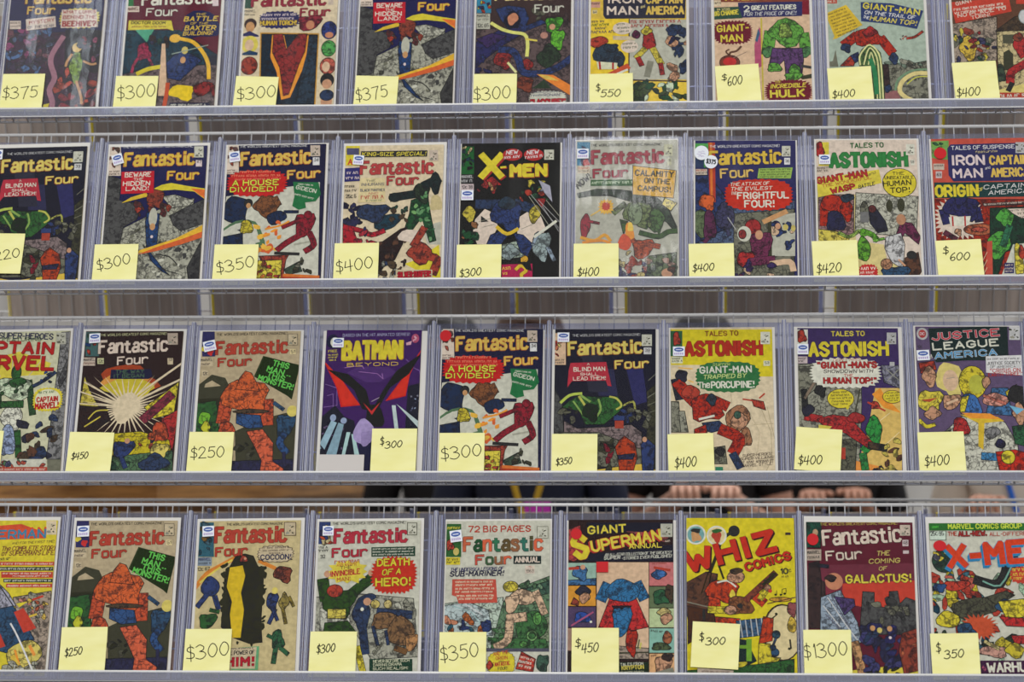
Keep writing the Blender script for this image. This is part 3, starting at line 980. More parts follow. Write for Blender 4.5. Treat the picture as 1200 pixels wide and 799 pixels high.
(2,1): '''3 3 5 225
p *aa9 -552,1033 -165,1246 351,1567 685,1598 644,1159 874,1228 871,719 847,0 -281,17 -813,25 -867,747
p *555 -863,2069 -621,1991 -625,1584 -216,1503 -297,1211 -521,1069 -563,706 -872,602 -883,747 -865,1404
p *555 269,1275 593,1453 887,1594 881,1118 488,979 348,1091
p *444 631,290 850,792 896,-1 681,2
p *bba 111,1645 344,1678 687,1561 593,1453 293,1421
m 146,586 403 513 22 42 8 776 555 ccb
m -140,881 336 220 10 49 9 776 *665
p dc3 -34,1795 97,1867 263,1901 536,1840 876,1779 871,1576 677,1727 338,1770 104,1756
p e73 606,1791 877,1760 870,1587
p db3 -588,1528 -427,1636 -163,1723 -125,1649 -389,1580
b *943 12,1617 154 169 2
m -26,1427 285 139 12 77 3 *943 *b43 *633
p *247 -122,1355 99,1314 87,732 -20,588 234,260 341,151 203,224 -11,444 -94,698 -143,1172
e bba -14,1243 74 183
e c96 -12,1068 47 66
e dcc -13,878 24 29
p eb3 -252,567 -206,628 397,835 655,976 898,1111 894,900 403,745 77,623
p d63 -251,542 74,677 531,833 899,980 899,863 504,725 78,605
l 333 18 82,551 319,493 461,346
l 333 14 132,297 336,222 506,166
m 530,580 118 110 5 56 4 444
t ddd 51 -636,2588 616,2586 12 THE WORLD'S GREATEST COMIC MAGAZINE!
t db4 279 -586,2224 647,2242 17:b63:-10,-11 Fantastic
t db4 176 185,1954 748,1959 17:b63:-10,-11 Four
p dcb -896,2660 -675,2656 -632,2054 -852,2058
m -767,2422 87 202 9 49 5 *843 *a53 *643
h 433 -840,2121 -671,2125 33
h 433 -836,2073 -667,2077 33
p ccb 625,2601 788,2598 800,2381 638,2384
m 713,2487 60 81 7 28 6 443 776
p dcc 668,2331 776,2329 784,2206 676,2208
t 333 59 686,2268 767,2266 14 47
p c23 -624,2128 -49,2136 -35,1714 -607,1702
t ddc 95 -562,2019 -99,2026 16 BEWARE
t ddc 59 -405,1946 -229,1950 15 THE
t ddc 95 -584,1849 -105,1855 17 HIDDEN
t ddc 84 -530,1756 -116,1763 17 LAND!''',
(2,2): '''3 3 4 224
p ccb -843,1646 777,1890 811,129 -869,-56 -877,1025
b *235 -660,1349 217 311 2
b *853 -130,1449 250 183 3
l *853 98 14,1592 69,1481
b *235 47,1226 167 128 4
l *235 49 192,1333 409,1328
e *333 -451,1510 73 80
e c96 -448,1462 40 51
l 575 161 -855,934 -630,1093 -363,1088 -235,831 -195,686
l ccb 119 -854,916 -629,1064 -389,1059 -283,796
b *cb3 -462,1054 117 128 5
p *235 -859,879 -523,946 -505,583 -870,590
m -87,865 200 292 22 70 6 eb4 e93 d63 eb4
l e93 35 -127,1011 136,1078 266,1149
l aa9 35 384,711 647,761
b *923 541,1089 174 227 7
l *923 98 509,908 250,750 106,626
l *923 98 642,905 716,705 588,592
l *923 63 400,1146 171,1041
e *923 594,1270 67 73
p *dc4 -265,417 180,463 185,-21 -276,-31
m -40,215 200 201 18 49 8 *b43 *c73 *a43
p *a43 -219,506 293,515 248,426 201,-21 168,-21 181,427 -182,415
l 333 56 60,555 458,530
p *454 222,247 464,386 537,205 276,138
m 566,312 167 110 7 63 9 *776 *443
p b42 211,132 838,100 837,-50 218,-32
p d73 209,168 837,121 832,75 212,114
t ddd 44 -655,2577 529,2574 12 THE WORLD'S GREATEST COMIC MAGAZINE
t db5 278 -620,2215 606,2245 17:b63:-10,-11 Fantastic
t db5 175 205,1949 790,1974 17:b63:-10,-11 Four
p dcb -902,2650 -675,2645 -646,2067 -872,2072
m -772,2423 93 183 9 49 5 *a54 *843 *755
h 433 -851,2127 -683,2131 33
h 433 -849,2082 -681,2086 33
p cba 585,2599 754,2595 762,2383 593,2386
m 673,2492 60 80 7 28 6 443 776
p ddd 635,2363 752,2361 758,2212 641,2214
t 333 66 658,2281 739,2279 14 34
s c22 -318,1886 541 263 30 .1
h e86 -630,2085 -9,2087 44
h e86 -761,2014 95,2011 44
h e86 -707,1946 98,1952 37
t dd4 117 -752,1836 69,1842 18:511 A HOUSE
t dd4 102 -789,1719 34,1724 18:511 DIVIDED!
p 274 311,1899 754,1879 803,1650 717,1523 535,1501 556,1399 424,1365 314,1440 346,1623
h ddc 397,1842 673,1814 29
t ddc 80 357,1762 712,1670 15 GIDEON
h ddc 345,1652 683,1550 33''',
(2,3): '''3 4 7 dca
p dc3 229,342 424,411 811,693 859,48 596,123
p bba 506,1022 833,1126 844,692 613,696
p *253 309,1534 589,1640 666,1201 760,766 645,731 501,1204 311,916 209,990 284,1279
b *343 488,1678 149 182 2
l *233 146 -8,1594 323,1644
e *233 25,1593 106 87
l *233 153 551,1824 748,1931
b *233 716,1858 113 175 3
m 478,1422 149 291 18 42 4 696 7a6 585
m 608,912 133 182 6 42 4 696 475
b cb8 742,1473 113 146 5
b *245 -109,1140 249 153 7
m -696,1312 166 219 12 104 6 *224 *335
b *346 -347,1307 265 182 8
m 137,1209 166 182 8 63 3 *354 *543
p *b23 -854,1114 -686,1039 -576,748 -817,571 -833,572
l *b23 83 -818,1041 -517,964 -349,889 -153,959
m -414,854 199 127 6 83 9 *336 *b34
p *322 -227,707 143,991 258,1026 185,702 62,416 -131,275 -223,98
m 26,524 232 328 14 76 1 *322 *643 *433
b dcb 346,844 232 138 2
b *a43 486,536 232 175 3
l *a43 118 383,699 540,985
l *a43 139 619,480 785,406 725,175
m -62,185 166 200 11 83 5 *346 *bba *543
p dc3 -862,2594 -616,2590 -603,2211 -847,2215
p 557 -843,2549 -625,2546 -620,2415 -838,2419
t c43 124 -814,2222 -730,2220 18 A
p 337 -868,2160 -601,2174 -592,1915 -858,1901
h dcc -824,2048 -624,2052 51
h dcc -837,1948 -613,1952 51
h 333 -847,1790 -647,1795 44
h 333 -844,1709 -645,1717 44
t 333 73 -823,1588 -640,1593 13 25c 5
p 333 -589,2485 567,2485 563,2366 -595,2370
t dc4 80 -569,2388 -16,2383 16 KING-SIZE
t /dc4 80 18,2382 543,2385 16 SPECIAL!
t b44 270 -589,2026 678,2031 18:533 Fantastic
t b44 182 -121,1816 434,1826 17:533 Four
p dc9 -587,1970 -153,1964 -138,1505 -610,1504
t 354 47 -484,1884 -317,1889 14 THE
t 346 58 -565,1812 -165,1820 15 INHUMANS
t 346 55 -577,1705 -151,1710 15 BLACK PANTHER
t b44 44 -442,1648 -259,1656 14 AND
h b33 -556,1566 -157,1578 66
h 575 -471,1520 -189,1527 29
p 7b8 41,52 777,57 763,-14 43,-12
p cb9 84,229 708,221 712,43 90,51
t b23 117 125,72 685,90 19:411 SILVER SURFER!
p cba 600,2488 751,2486 756,2281 605,2284
m 676,2383 60 80 7 28 6 443 887''',
(2,4): '''3 4 5 222
p dcb -597,1165 -436,1363 -253,1270 -205,1016 -356,694 -553,703 -631,913
p dcb 144,1194 454,1408 607,1008 497,578 119,689
p 333 -499,1237 -365,1127 -497,1110
l 887 10 -530,1128 -333,1181
l 887 10 -462,1019 -265,1071
l 887 10 197,976 425,1082
p *aba -127,691 135,761 335,472 -121,405
p 222 -121,405 368,454 860,306 863,-31 -113,-23
l *346 173 -537,1455 -240,1452
l *346 173 124,1448 355,1373
b *347 -54,1250 270 283 2
p *347 -327,873 -164,944 1,906 -191,620 -420,622
p *347 67,905 231,868 404,686 303,454 187,545
b *cb4 -698,1275 125 127 3
b *cb4 423,1263 99 167 4
l db3 62 -215,1017 -48,888 131,977
m 400,1700 214 200 16 76 5 *dc4 *b43 *364 *aab
p aab 480,1901 680,1788 723,1478 583,1662
p *a33 419,1554 617,1552 553,1363
b *345 -55,1468 138 131 6
l aaa 10 352,1628 837,987
l aaa 10 485,1517 845,1107
l aaa 10 553,1407 837,926
l aa9 10 617,1515 844,1215
l aa9 10 319,1592 689,1007
p *b33 -431,1912 -316,1984 -147,1809 -379,1801
m -395,1775 181 109 9 69 6 *336 *933 *c96
m -673,895 158 200 10 83 7 *364 *253 *964
b *9aa 545,667 148 290 8
l *9ab 62 661,612 761,396
l *9ab 48 493,901 398,686
l ddc 48 429,830 786,1114
b *9aa 7,547 148 145 9
p b25 -126,315 396,328 401,-34 -120,-30
h db4 -111,219 29,225 58
h db4 -100,126 21,132 51
h db4 -88,20 16,26 58
t db3 290 114,18 325,34 20:622 ?
b *da3 255,401 66 80 4
p 222 190,359 353,364 395,186 290,222
p 263 -869,2556 -648,2553 -636,2024 -856,2027
m -752,2295 99 236 16 48 3 *354 *cb8 *245 *222
p 333 -865,2016 -639,2013 -635,1852 -861,1854
t bbb 58 -850,1946 -648,1951 15 MARVEL
h bbb -852,1872 -646,1877 51
p cbb -861,1840 -635,1837 -632,1712 -858,1715
t 333 65 -835,1744 -653,1749 14 12c 38
t a33 501 -527,1902 -89,1904 24 X
t dc3 515 -554,1924 -116,1926 23 X
l a33 42 -160,2133 -80,2139
l dc3 38 -170,2148 -94,2154
t dc3 261 -17,1951 629,1961 26:a53:13,-15 MEN
e b33 25,2389 171 116
t /ddd 80 -91,2387 115,2403 17 NEW
h ddd -117,2313 159,2336 51
e b33 391,2384 171 116
t /ddd 80 268,2382 474,2402 17 NEW
h ddd 249,2309 525,2338 51
p ccb 573,2478 739,2476 741,2284 575,2286
m 657,2381 59 65 7 28 6 443 887''',
(2,5): '''2 2 2 bba
p *675 368,458 839,526 835,-42 302,-38
m 108,265 246 271 26 89 2 *336 *a43 *555 *cb7
m 594,243 229 217 18 69 3 *786 *565 *a87
p *343 -852,1642 -516,1723 -121,1707 142,1668 438,1628 699,1372 853,991 810,912 534,1265 371,1411 43,1487 -285,1589 -614,1593 -828,1558
p *454 306,1503 698,1353 827,991 534,1174
b *574 468,1139 203 188 3
l *785 96 -212,1283 -48,1426
b *785 191,1250 246 235 2
e *897 142,1251 124 210
l *463 83 239,889 532,815 696,903 826,919
p *463 -120,1145 17,1107 -55,849
m 435,1031 197 145 6 69 8 *463 *785
l db6 28 -612,1222 -449,1329
s eb4 -357,1383 138 152 14 .25
s c43 -357,1393 79 87 10 .25
b *a34 -709,1024 82 235 4
l *a34 41 -644,1114 -480,1076
l ea3 55 -773,809 -544,753 -381,859 -283,751
l e93 48 -740,719 -414,752 -267,679
b e93 43,898 82 174 5
b d53 -38,712 105 163 6
b ec5 60,999 52 87 5
b *b53 271,602 180 181 7
l *b53 89 369,673 531,635
l *b53 76 108,747 206,603
e c97 675,136 92 87
b *532 756,206 66 58 2
p 48a -859,2625 -636,2622 -634,2171 -856,2174
m -744,2394 92 181 6 62 4 *357 *48a *336
b b33 -700,2227 59 65 1
p cb9 -842,2155 -634,2153 -633,2024 -841,2027
h b43 -832,2100 -650,2105 43
h 433 -831,2045 -650,2050 36
t 333 51 -619,2533 607,2544 13 THE WORLD'S GREATEST COMIC MAGAZINE!
t a34 282 -607,2182 638,2201 18:523 Fantastic
t a34 181 -583,1921 27,1943 18:523 Four
p cca 640,2562 789,2560 787,2339 639,2340
m 712,2450 52 80 7 28 6 443 998
p cca 698,2296 764,2295 763,2162 697,2163
t 333 51 707,2229 757,2229 13 35
t /222 123 -829,1715 -599,1932 18 NOW!
p 363 -622,1896 241,1897 291,1842 241,1773 -622,1782
h cdb -599,1815 225,1824 51
p 222 97,2166 854,2062 801,1526 90,1599
p da2 110,2152 841,2051 791,1541 103,1614
t 222 123 136,1964 801,1920 19 CALAMITY
t 222 109 290,1823 741,1789 19 ON THE
t 222 109 182,1679 753,1636 19 CAMPUS!
p 222 641,1550 863,1442 754,1280 588,1420
p dc6 654,1532 843,1439 747,1302 604,1423
h 222 666,1426 813,1417 51
h 222 672,1361 764,1353 43''',
(2,6): '''3 3 4 336
p *568 -891,1489 832,1489 799,-63 -907,-67
p *347 -865,1963 -629,1963 -368,1598 -142,1056 -891,661
p *776 -206,1236 819,1327 799,-63 -214,-65
b *675 -761,1056 195 216 3
p bba 379,1164 835,1254 822,450 403,449
m 634,806 179 252 12 89 4 *347 *336 *db9 *347
e c97 539,1003 46 58
e cb6 668,985 46 58
e cb6 798,967 39 58
p 443 363,1200 428,1200 434,378 370,378
p b43 -644,2588 -522,2588 -512,1453 -613,1453
p d73 -611,2588 -568,2588 -558,1489 -597,1489
b *d63 -656,1453 137 151 2
b *635 -614,1020 114 270 5
l *635 69 -598,840 -696,715
b *446 -353,1182 150 281 6
l *446 62 -338,984 -290,841
l aaa 17 -305,1164 -176,948
e *a33 117,984 137 151
e ccb -30,859 117 144
e *933 -63,852 65 87
b *735 243,609 189 307 7
e c97 219,841 65 87
b *b33 -11,377 137 173 8
l c96 89 313,1092 672,1272
l *735 144 111,342 434,378
l db9 103 434,307 724,343 786,202
m 126,165 309 180 14 89 9 *436 *db9 *735
p 5a5 -865,2570 -634,2569 -635,2109 -865,2109
p 346 -859,2367 -710,2348 -711,2109 -859,2109
p cba -852,2080 -655,2080 -655,1970 -852,1970
h b43 -839,2036 -668,2043 36
h 333 -839,1985 -668,1992 36
t ddd 50 -611,2484 591,2501 13 THE WORLD'S GREATEST COMIC MAGAZINE!
t db4 281 -612,2146 613,2181 17:533 Fantastic
t db6 188 -432,1897 142,1926 16:533 Four
p ccb 624,2519 772,2519 769,2320 621,2320
m 695,2420 52 79 7 27 6 443 998
p ddd 663,2291 762,2291 760,2163 662,2163
t 333 61 679,2203 747,2203 13 36
p 9b5 225,2090 805,2108 769,1900 200,1900
h 333 257,2050 765,2064 29
h 333 250,2002 755,2016 29
h 333 243,1955 747,1969 29
h 333 249,1911 714,1921 29
s c32 220,1591 592 303 30 .07
t /ddc 65 -269,1754 402,1780 15 THE ATTACK OF
t /ddc 72 -263,1664 450,1685 16 THE EVILEST
t /ddc 58 -253,1587 -155,1594 14 THE
t ddc 137 -146,1504 734,1522 18 FRIGHTFUL
t ddc 144 -26,1345 495,1352 18 FOUR!''',
(2,7): '''3 4 5 dcb
p dc8 -908,1584 -210,1581 -234,720 231,647 285,328 743,150 736,-18 -943,-16
p *977 -843,1584 -242,1582 -264,791 -861,793
p *bba -209,1618 843,1541 782,788 -246,862
e *776 -73,1256 71 198
p 777 -144,1256 -2,1256 -8,1058 -150,1059
e 443 351,1363 58 115
e 443 546,1380 65 129
l 998 14 130,1544 125,861
l 998 14 647,1506 633,1110
l 887 14 -211,970 304,932 793,1074
l *b32 136 -752,1331 -758,1043
b *b32 -604,1402 194 187 2
b *b32 -370,1293 116 180 3
b *345 -358,1517 113 79 4
b *335 -563,1078 168 187 5
p *dc5 -858,936 -568,899 -345,791 -348,684 -864,686
p *334 -6,1328 123,1327 277,1075 310,896 141,861 17,1040
e *633 58,1310 65 72
p *735 535,1075 727,1038 853,788 815,646 592,860 454,604 386,682
e b86 536,1110 81 101
p *ccc 268,789 527,860 584,646 536,186 349,328 245,576
l *6a3 89 -102,826 -116,898 43,826 121,736
b *6a3 -110,559 110 244 6
l *9b5 55 -504,863 -345,791 -180,898
l *7b4 41 72,719 234,754
p *643 575,398 804,504 845,150 736,-18 535,151
l c97 34 478,363 570,257
b *357 405,109 243 144 7
e *b86 267,285 97 101
e 333 690,451 84 79
s c33 -42,134 168 158 20 .12
h edc -162,180 88,187 54
h edc -177,110 70,117 43
h edc -166,46 77,53 43
p dc4 -772,2578 -641,2577 -652,2093 -832,2093
b *b33 -798,2442 71 137 1
p cba -871,2123 -652,2122 -655,1994 -873,1995
h 333 -852,2064 -669,2071 36
h 333 -853,2013 -670,2020 40
t 263 101 -283,2457 290,2472 18 TALES TO
t 384 306 -636,2074 684,2093 22:243 ASTONISH
p ddc 671,2533 814,2532 807,2323 663,2324
m 739,2430 49 72 7 27 6 443 998
p ddc 738,2232 803,2232 800,2129 735,2130
t 333 54 742,2166 794,2166 13 59
p dc4 -876,1875 195,2052 235,1797 -845,1530
t b33 137 -855,1773 2,1922 20:511 GIANT-MAN
t /333 50 12,1925 144,1979 12 and
t b53 65 -775,1711 69,1870 15 THE WONDERFUL
t b33 115 -622,1590 -207,1686 20:511 WASP
t /333 72 -158,1683 120,1754 15 BATTLE
e 332 534,1796 291 277
e dc3 534,1796 281 266
t 332 65 419,1942 624,1948 15 THE
t 332 65 286,1859 780,1871 15 UNBEATABLE
t 332 108 259,1724 737,1755 17 HUMAN
t 332 108 369,1601 716,1614 18 TOP!''',
(2,8): '''3 0 4 c54
p *a32 -858,1485 1042,1460 945,-11 -867,9
s dcb -458,1121 418 394 30 .2
l *336 143 -709,1250 -669,1070
l *336 136 -159,1278 -131,1099
b *336 -399,1317 306 215 2
b *336 -413,1479 109 107 7
p ddc -633,1148 -262,1165 -304,987 -609,990
l b33 27 -568,1154 -567,990
l b33 27 -359,1159 -362,987
l *634 88 -696,856 -542,747
b *c97 -487,871 58 64 2
e *b64 -131,913 264 107
e *b54 -131,913 135 47
p *243 68,1311 1034,1334 996,764 276,489 122,40 27,41 41,847
p dcb 324,1290 1032,1306 1015,1048 571,1125
h 333 385,1235 709,1267 32
h 333 526,1180 769,1212 43
h 333 531,1090 764,1123 50
b *5a4 315,1129 167 143 3
b *5a4 173,632 193 251 4
l *375 109 368,950 253,631
p ccb 187,60 412,629 992,693 948,41
b *dc4 491,345 77 294 5
b *b43 547,486 45 143 6
p 336 249,295 408,293 396,100 237,102
h dcb 261,235 389,241 32
h dcb 257,172 385,177 32
h dcb 254,123 382,128 29
p c54 -16,687 71,704 40,-1 -87,0
l db9 10 -27,493 -99,352
l db9 10 -35,351 -107,211
l db9 10 -43,210 -115,71
p c43 -865,61 948,41 943,-32 -868,-12
p 7a5 -886,2578 -559,2592 -578,2226 -869,2266
m -764,2411 97 143 6 61 5 *364 *895
p cba -841,2156 -656,2154 -662,2037 -847,2040
h 433 -828,2098 -672,2103 39
p cbb -806,2010 -702,2009 -709,1881 -813,1883
t 333 64 -792,1915 -720,1914 14 63
p 336 -530,2518 1114,2537 1131,1819 -518,1817 -593,1934 -589,2445
t ddd 79 -526,2408 555,2428 14 TALES OF SUSPENSE
t /dc8 47 -126,2343 249,2360 12 featuring
t dcc 201 -535,2115 33,2115 19 IRON
t dcc 186 -521,1872 -12,1879 19 MAN
t db5 186 114,2113 763,2126 19 CAPTAIN
t db5 179 127,1881 764,1893 19 AMERICA
t /ccc 50 28,2027 117,2051 12 and
p 244 -843,1800 1129,1794 1111,1520 -851,1503
t dc3 236 -831,1517 -106,1529 20 ORIGIN
t dc5 64 -101,1620 -16,1636 14 OF
t /ddd 86 -25,1655 703,1692 14 CAPTAIN
t /ddd 86 50,1549 729,1590 14 AMERICA
p 433 -56,1403 1041,1442 1036,1370 -43,1341
h dcb -26,1359 717,1400 32
p bbb 572,2545 789,2542 776,2334 559,2337
m 669,2441 80 79 9 27 6 443 776''',
(3,0): '''3 4 5 cca
p dc4 -912,1735 -838,2053 -508,2116 -15,2247 554,2019 485,1808 19,1791 -373,1687
l cb9 17 -446,1759 -811,2123
l cb9 17 -315,1792 -480,2187
l cb9 17 -115,1805 -113,2214
l cb9 17 186,1798 398,2094
p *888 698,2588 899,2600 887,1587 892,262 596,269 633,1136 662,1663
p *666 693,1697 833,2084 853,1799 736,1555
p bba 608,2583 773,2578 787,2363 623,2367
m 696,2473 60 84 9 27 6 443 665
l *353 109 195,1673 297,1109
l *353 82 -340,1686 -287,1227
b *cdb -98,1574 366 193 2
b *ddc -55,1029 206 253 3
p *363 -279,1332 127,1340 130,1210 -270,1219
e *363 -36,1856 86 141
b *363 -6,1678 150 84 4
m -42,1503 233 141 6 48 3 *575 *353
l *363 103 64,765 112,348
b *9ac -89,612 133 281 5
m 420,653 283 387 20 123 6 *334 *543 *346 *643
l *346 55 284,1601 460,1703 633,1840
m 471,1773 133 123 5 55 6 *346 *359
s dc3 545,1348 266 225 30 .1
e ddb 544,1355 219 183
h 363 377,1458 676,1472 42
t b22 105 356,1293 720,1309 20 CAPTAIN
t b22 120 339,1164 745,1189 21 MARVEL!
p ccb -923,301 596,269 606,131 -911,163
m 172,209 399 53 12 62 7 *b54 *557 *575 *b54
p b43 -911,156 623,124 629,41 -904,73
h dcb -378,90 610,69 35
p 776 613,262 926,255 941,35 629,41
t 335 120 -928,2520 557,2448 16 MARVEL SUPER-HEROES
t 353 70 -332,2434 357,2431 14 FEATURING
t b22 239 -921,2233 587,2168 21:511 CAPTAIN
t b22 281 -912,1930 614,1869 22:511 MARVEL''',
(3,1): '''4 4 5 322
b a42 -58,1725 497 252 1
b d94 -67,1672 414 158 2
b cb3 -18,1566 497 168 3
p *cb4 -803,1796 -697,1531 -503,1216 -838,1251
s dca -30,1215 845 648 36 .75
b dca -40,1215 225 273 4
p *322 -852,1216 -389,1233 -284,971 -646,763 -868,658
l cb4 24 -667,1006 -547,1146 -350,1163
l cb4 24 -721,867 -472,1041
l dca 24 -792,1672 -233,1356
l dca 24 -843,1496 -228,1285
l dca 20 -841,1286 -256,1233
l dca 37 156,1461 870,2024
l dca 37 196,1373 865,1724
p *dc3 275,1215 649,1513 841,1688 795,1111 456,1006
l *834 157 291,1006 506,1215 705,1425
p *b33 588,1006 872,1180 846,729 814,418 640,763
p *cb2 -346,728 243,780 749,625 821,315 -314,348
p *575 -311,314 819,435 850,24 -286,22
m 29,177 331 123 10 68 7 *354 *697
b *c53 574,763 152 175 5
m 371,625 132 158 6 75 6 *533 *b53 *334
b *347 -28,469 192 147 7
l *347 75 -48,314 32,142
e c97 33,607 46 49
b *dc6 599,435 152 140 8
b *346 519,205 238 168 9
p 466 -857,2598 -622,2597 -584,2150 -818,2151
m -761,2383 86 193 8 54 5 *b43 *253 *247
p cba -873,2126 -649,2126 -636,1976 -859,1977
t 333 56 -846,2055 -653,2062 15 MARVEL
h 643 -841,1998 -655,2001 42
p cc9 -608,2115 -497,2115 -488,2008 -598,2008
t 333 70 -586,2023 -500,2026 13 12c
p cb9 610,2113 704,2113 712,1996 619,1996
t 333 49 635,2056 694,2060 13 53
p ba9 575,2576 753,2576 769,2362 592,2362
m 670,2469 66 77 7 27 6 443 998
t cc9 46 -599,2518 564,2548 12 THE WORLD'S GREATEST COMIC MAGAZINE!
p 224 -352,1902 336,1911 370,1777 317,1731 -358,1732
t 575 70 -273,1827 225,1841 14 THE WAY
t 575 70 -299,1746 232,1760 14 IT BEGAN
t dcb 259 -597,2186 601,2237 17:533 Fantastic
t dcb 161 -259,1979 285,2014 17:533 Four''',
(3,3): '''5 9 5 426
p 537 -459,1833 -122,1659 108,1659 396,1835 260,1940 -267,1939
l a7b 10 -497,1921 -202,1967 -166,1904
l a7b 10 -246,1851 68,1817 171,1722 150,1817
l 86a 10 -810,1622 -609,1552 -592,1238 -820,1203
l 86a 10 -766,1412 -669,1447 -652,1134
l 86a 10 654,1941 788,1871 810,1731
l 86a 10 550,2082 653,1976
p 223 -843,1029 -625,1238 -451,1030 -284,962 -168,275 -866,271
p 223 603,1591 846,1661 889,-9 573,-11 589,1138
p 224 -192,755 49,825 89,-31 -169,-32
m 749,1208 85 348 18 20 3 9ac 557 778
m -592,616 294 244 16 24 4 657 8ab
p c22 -859,2037 -552,1728 -193,1240 -525,1204 -616,1552
p d32 -832,2023 -552,1721 -213,1257 -494,1232 -603,1570
p c22 827,2301 627,1801 571,1409 229,1317 499,1730
p d32 811,2277 621,1794 557,1433 260,1345 506,1716
p 222 -799,1896 -425,1805 -108,1519 8,1136 -163,1170 -312,1518
p 222 818,2195 394,1870 180,1519 2,1136 114,1171 293,1555 610,1808
b 222 56,1032 170 209 5
p c33 -153,1292 2,1136 141,1293 11,1067
l bab 10 -7,1310 121,1380
p 9bc -676,960 -576,926 -762,443 -849,546
p 8ab -550,926 -457,892 -560,324 -739,323
p acc -404,754 -339,754 -414,325 -470,325
p acc -321,720 -272,720 -161,326 -246,326
e 9ac -646,1012 52 63
e 9ac -463,961 52 56
p bcc 340,1241 405,1242 473,809 408,809
p bcc 414,1269 488,1214 842,925 830,811
b a9c -111,755 164 251 6
b 98b -67,652 98 139 7
t aac 56 -559,2491 597,2514 12 BASED ON THE HIT ANIMATED SERIES!
e 224 -727,2405 105 132
e ddc -686,2391 79 90
t dc4 49 -792,2196 -637,2207 13 FREE
h dc4 -789,2139 -624,2150 31
h dc4 -783,2090 -628,2101 31
h dc4 -767,2044 -642,2051 31
t dc3 369 -543,2051 477,2075 20:b82:10,-10 BATMAN
t db4 70 -465,1939 423,1965 15 BEYOND
e b57 692,2464 65 84
p dab 537,2382 634,2418 621,2347 545,2336
m 692,2464 39 49 5 27 2 dab 935''',
(3,5): '''3 4 5 223
p 335 -150,1891 143,1891 211,1403 -113,1404
p 336 354,1890 630,1907 712,1299 502,1230
p 334 -448,2348 -88,2348 48,1473 -275,1473
p *555 -867,1543 -727,1300 -687,714 -847,271
p *443 695,1472 880,1646 879,-15 602,-15 728,955
l 887 10 728,1681 857,1802
l 887 10 712,1368 863,1472
l 776 10 712,1230 863,1299
l 776 10 712,1092 863,1144
p *877 -690,955 -462,817 149,852 439,886 616,749 633,340 -684,543
p *776 -855,749 -107,749 697,408 697,137 -871,135
p db4 -872,203 -261,68 601,187 879,69 879,-49 -884,-51
p *363 -614,1300 -437,1411 -113,1376 211,1393 325,1230 245,1127 -12,886 -334,886 -434,1127 -726,1196
l bc5 47 -743,1283 -599,1411 -405,1445
l 8a5 40 -404,1404 -258,1300
l bb5 40 -437,1387 -338,1231 -272,1162
l bb5 33 81,1386 195,1351 276,1230 196,1161
l 8a5 33 -112,1334 -72,1161 -142,1024
l 8a5 30 -533,1300 -368,1058
b *232 -240,1110 136 159 2
l *aa5 33 309,1230 470,1299 502,1161
m 583,1023 155 208 10 74 3 *776 *443 *665
m -610,1058 162 138 6 74 4 *665 *443
m 342,1041 145 97 5 80 5 *347
p a43 165,955 310,955 311,817 166,817
p 347 148,1041 326,1041 326,962 149,962
m -1,339 129 346 9 100 6 *643 *443 *823
p *b42 168,476 247,612 327,681 504,544 543,306 458,-16 251,18 217,306
p *335 217,340 505,374 473,265 233,265
p *347 601,527 696,647 841,510 809,-15 634,-15
e c97 664,619 39 48
t ccc 45 -564,2476 590,2494 12 THE WORLD'S GREATEST COMIC MAGAZINE!
t dc6 263 -634,2127 623,2170 17:a63:-10,-10 Fantastic
t dc6 159 159,1884 743,1907 17:a63:-10,-10 Four
p db9 -882,2544 -679,2543 -671,1962 -873,1962
m -781,2321 84 190 8 47 7 *b43 *c75 *933 *dc7
h 333 -855,2032 -685,2039 35
h 333 -854,1983 -685,1990 38
p ccb 612,2515 785,2515 785,2303 613,2304
m 697,2409 65 76 7 27 6 443 998
p ccc 646,2276 776,2275 776,2152 646,2153
t 333 62 668,2195 750,2194 14 39
p b34 -590,1997 12,2013 106,1570 41,1584 8,1675 -563,1665 -640,1553 -621,1857
t ddc 45 -313,1951 -264,1954 13 A
t ddc 83 -539,1836 -3,1849 15 BLIND MAN
t ddc 59 -425,1759 -116,1765 14 SHALL
t ddc 69 -544,1675 14,1688 15 LEAD THEM!''',
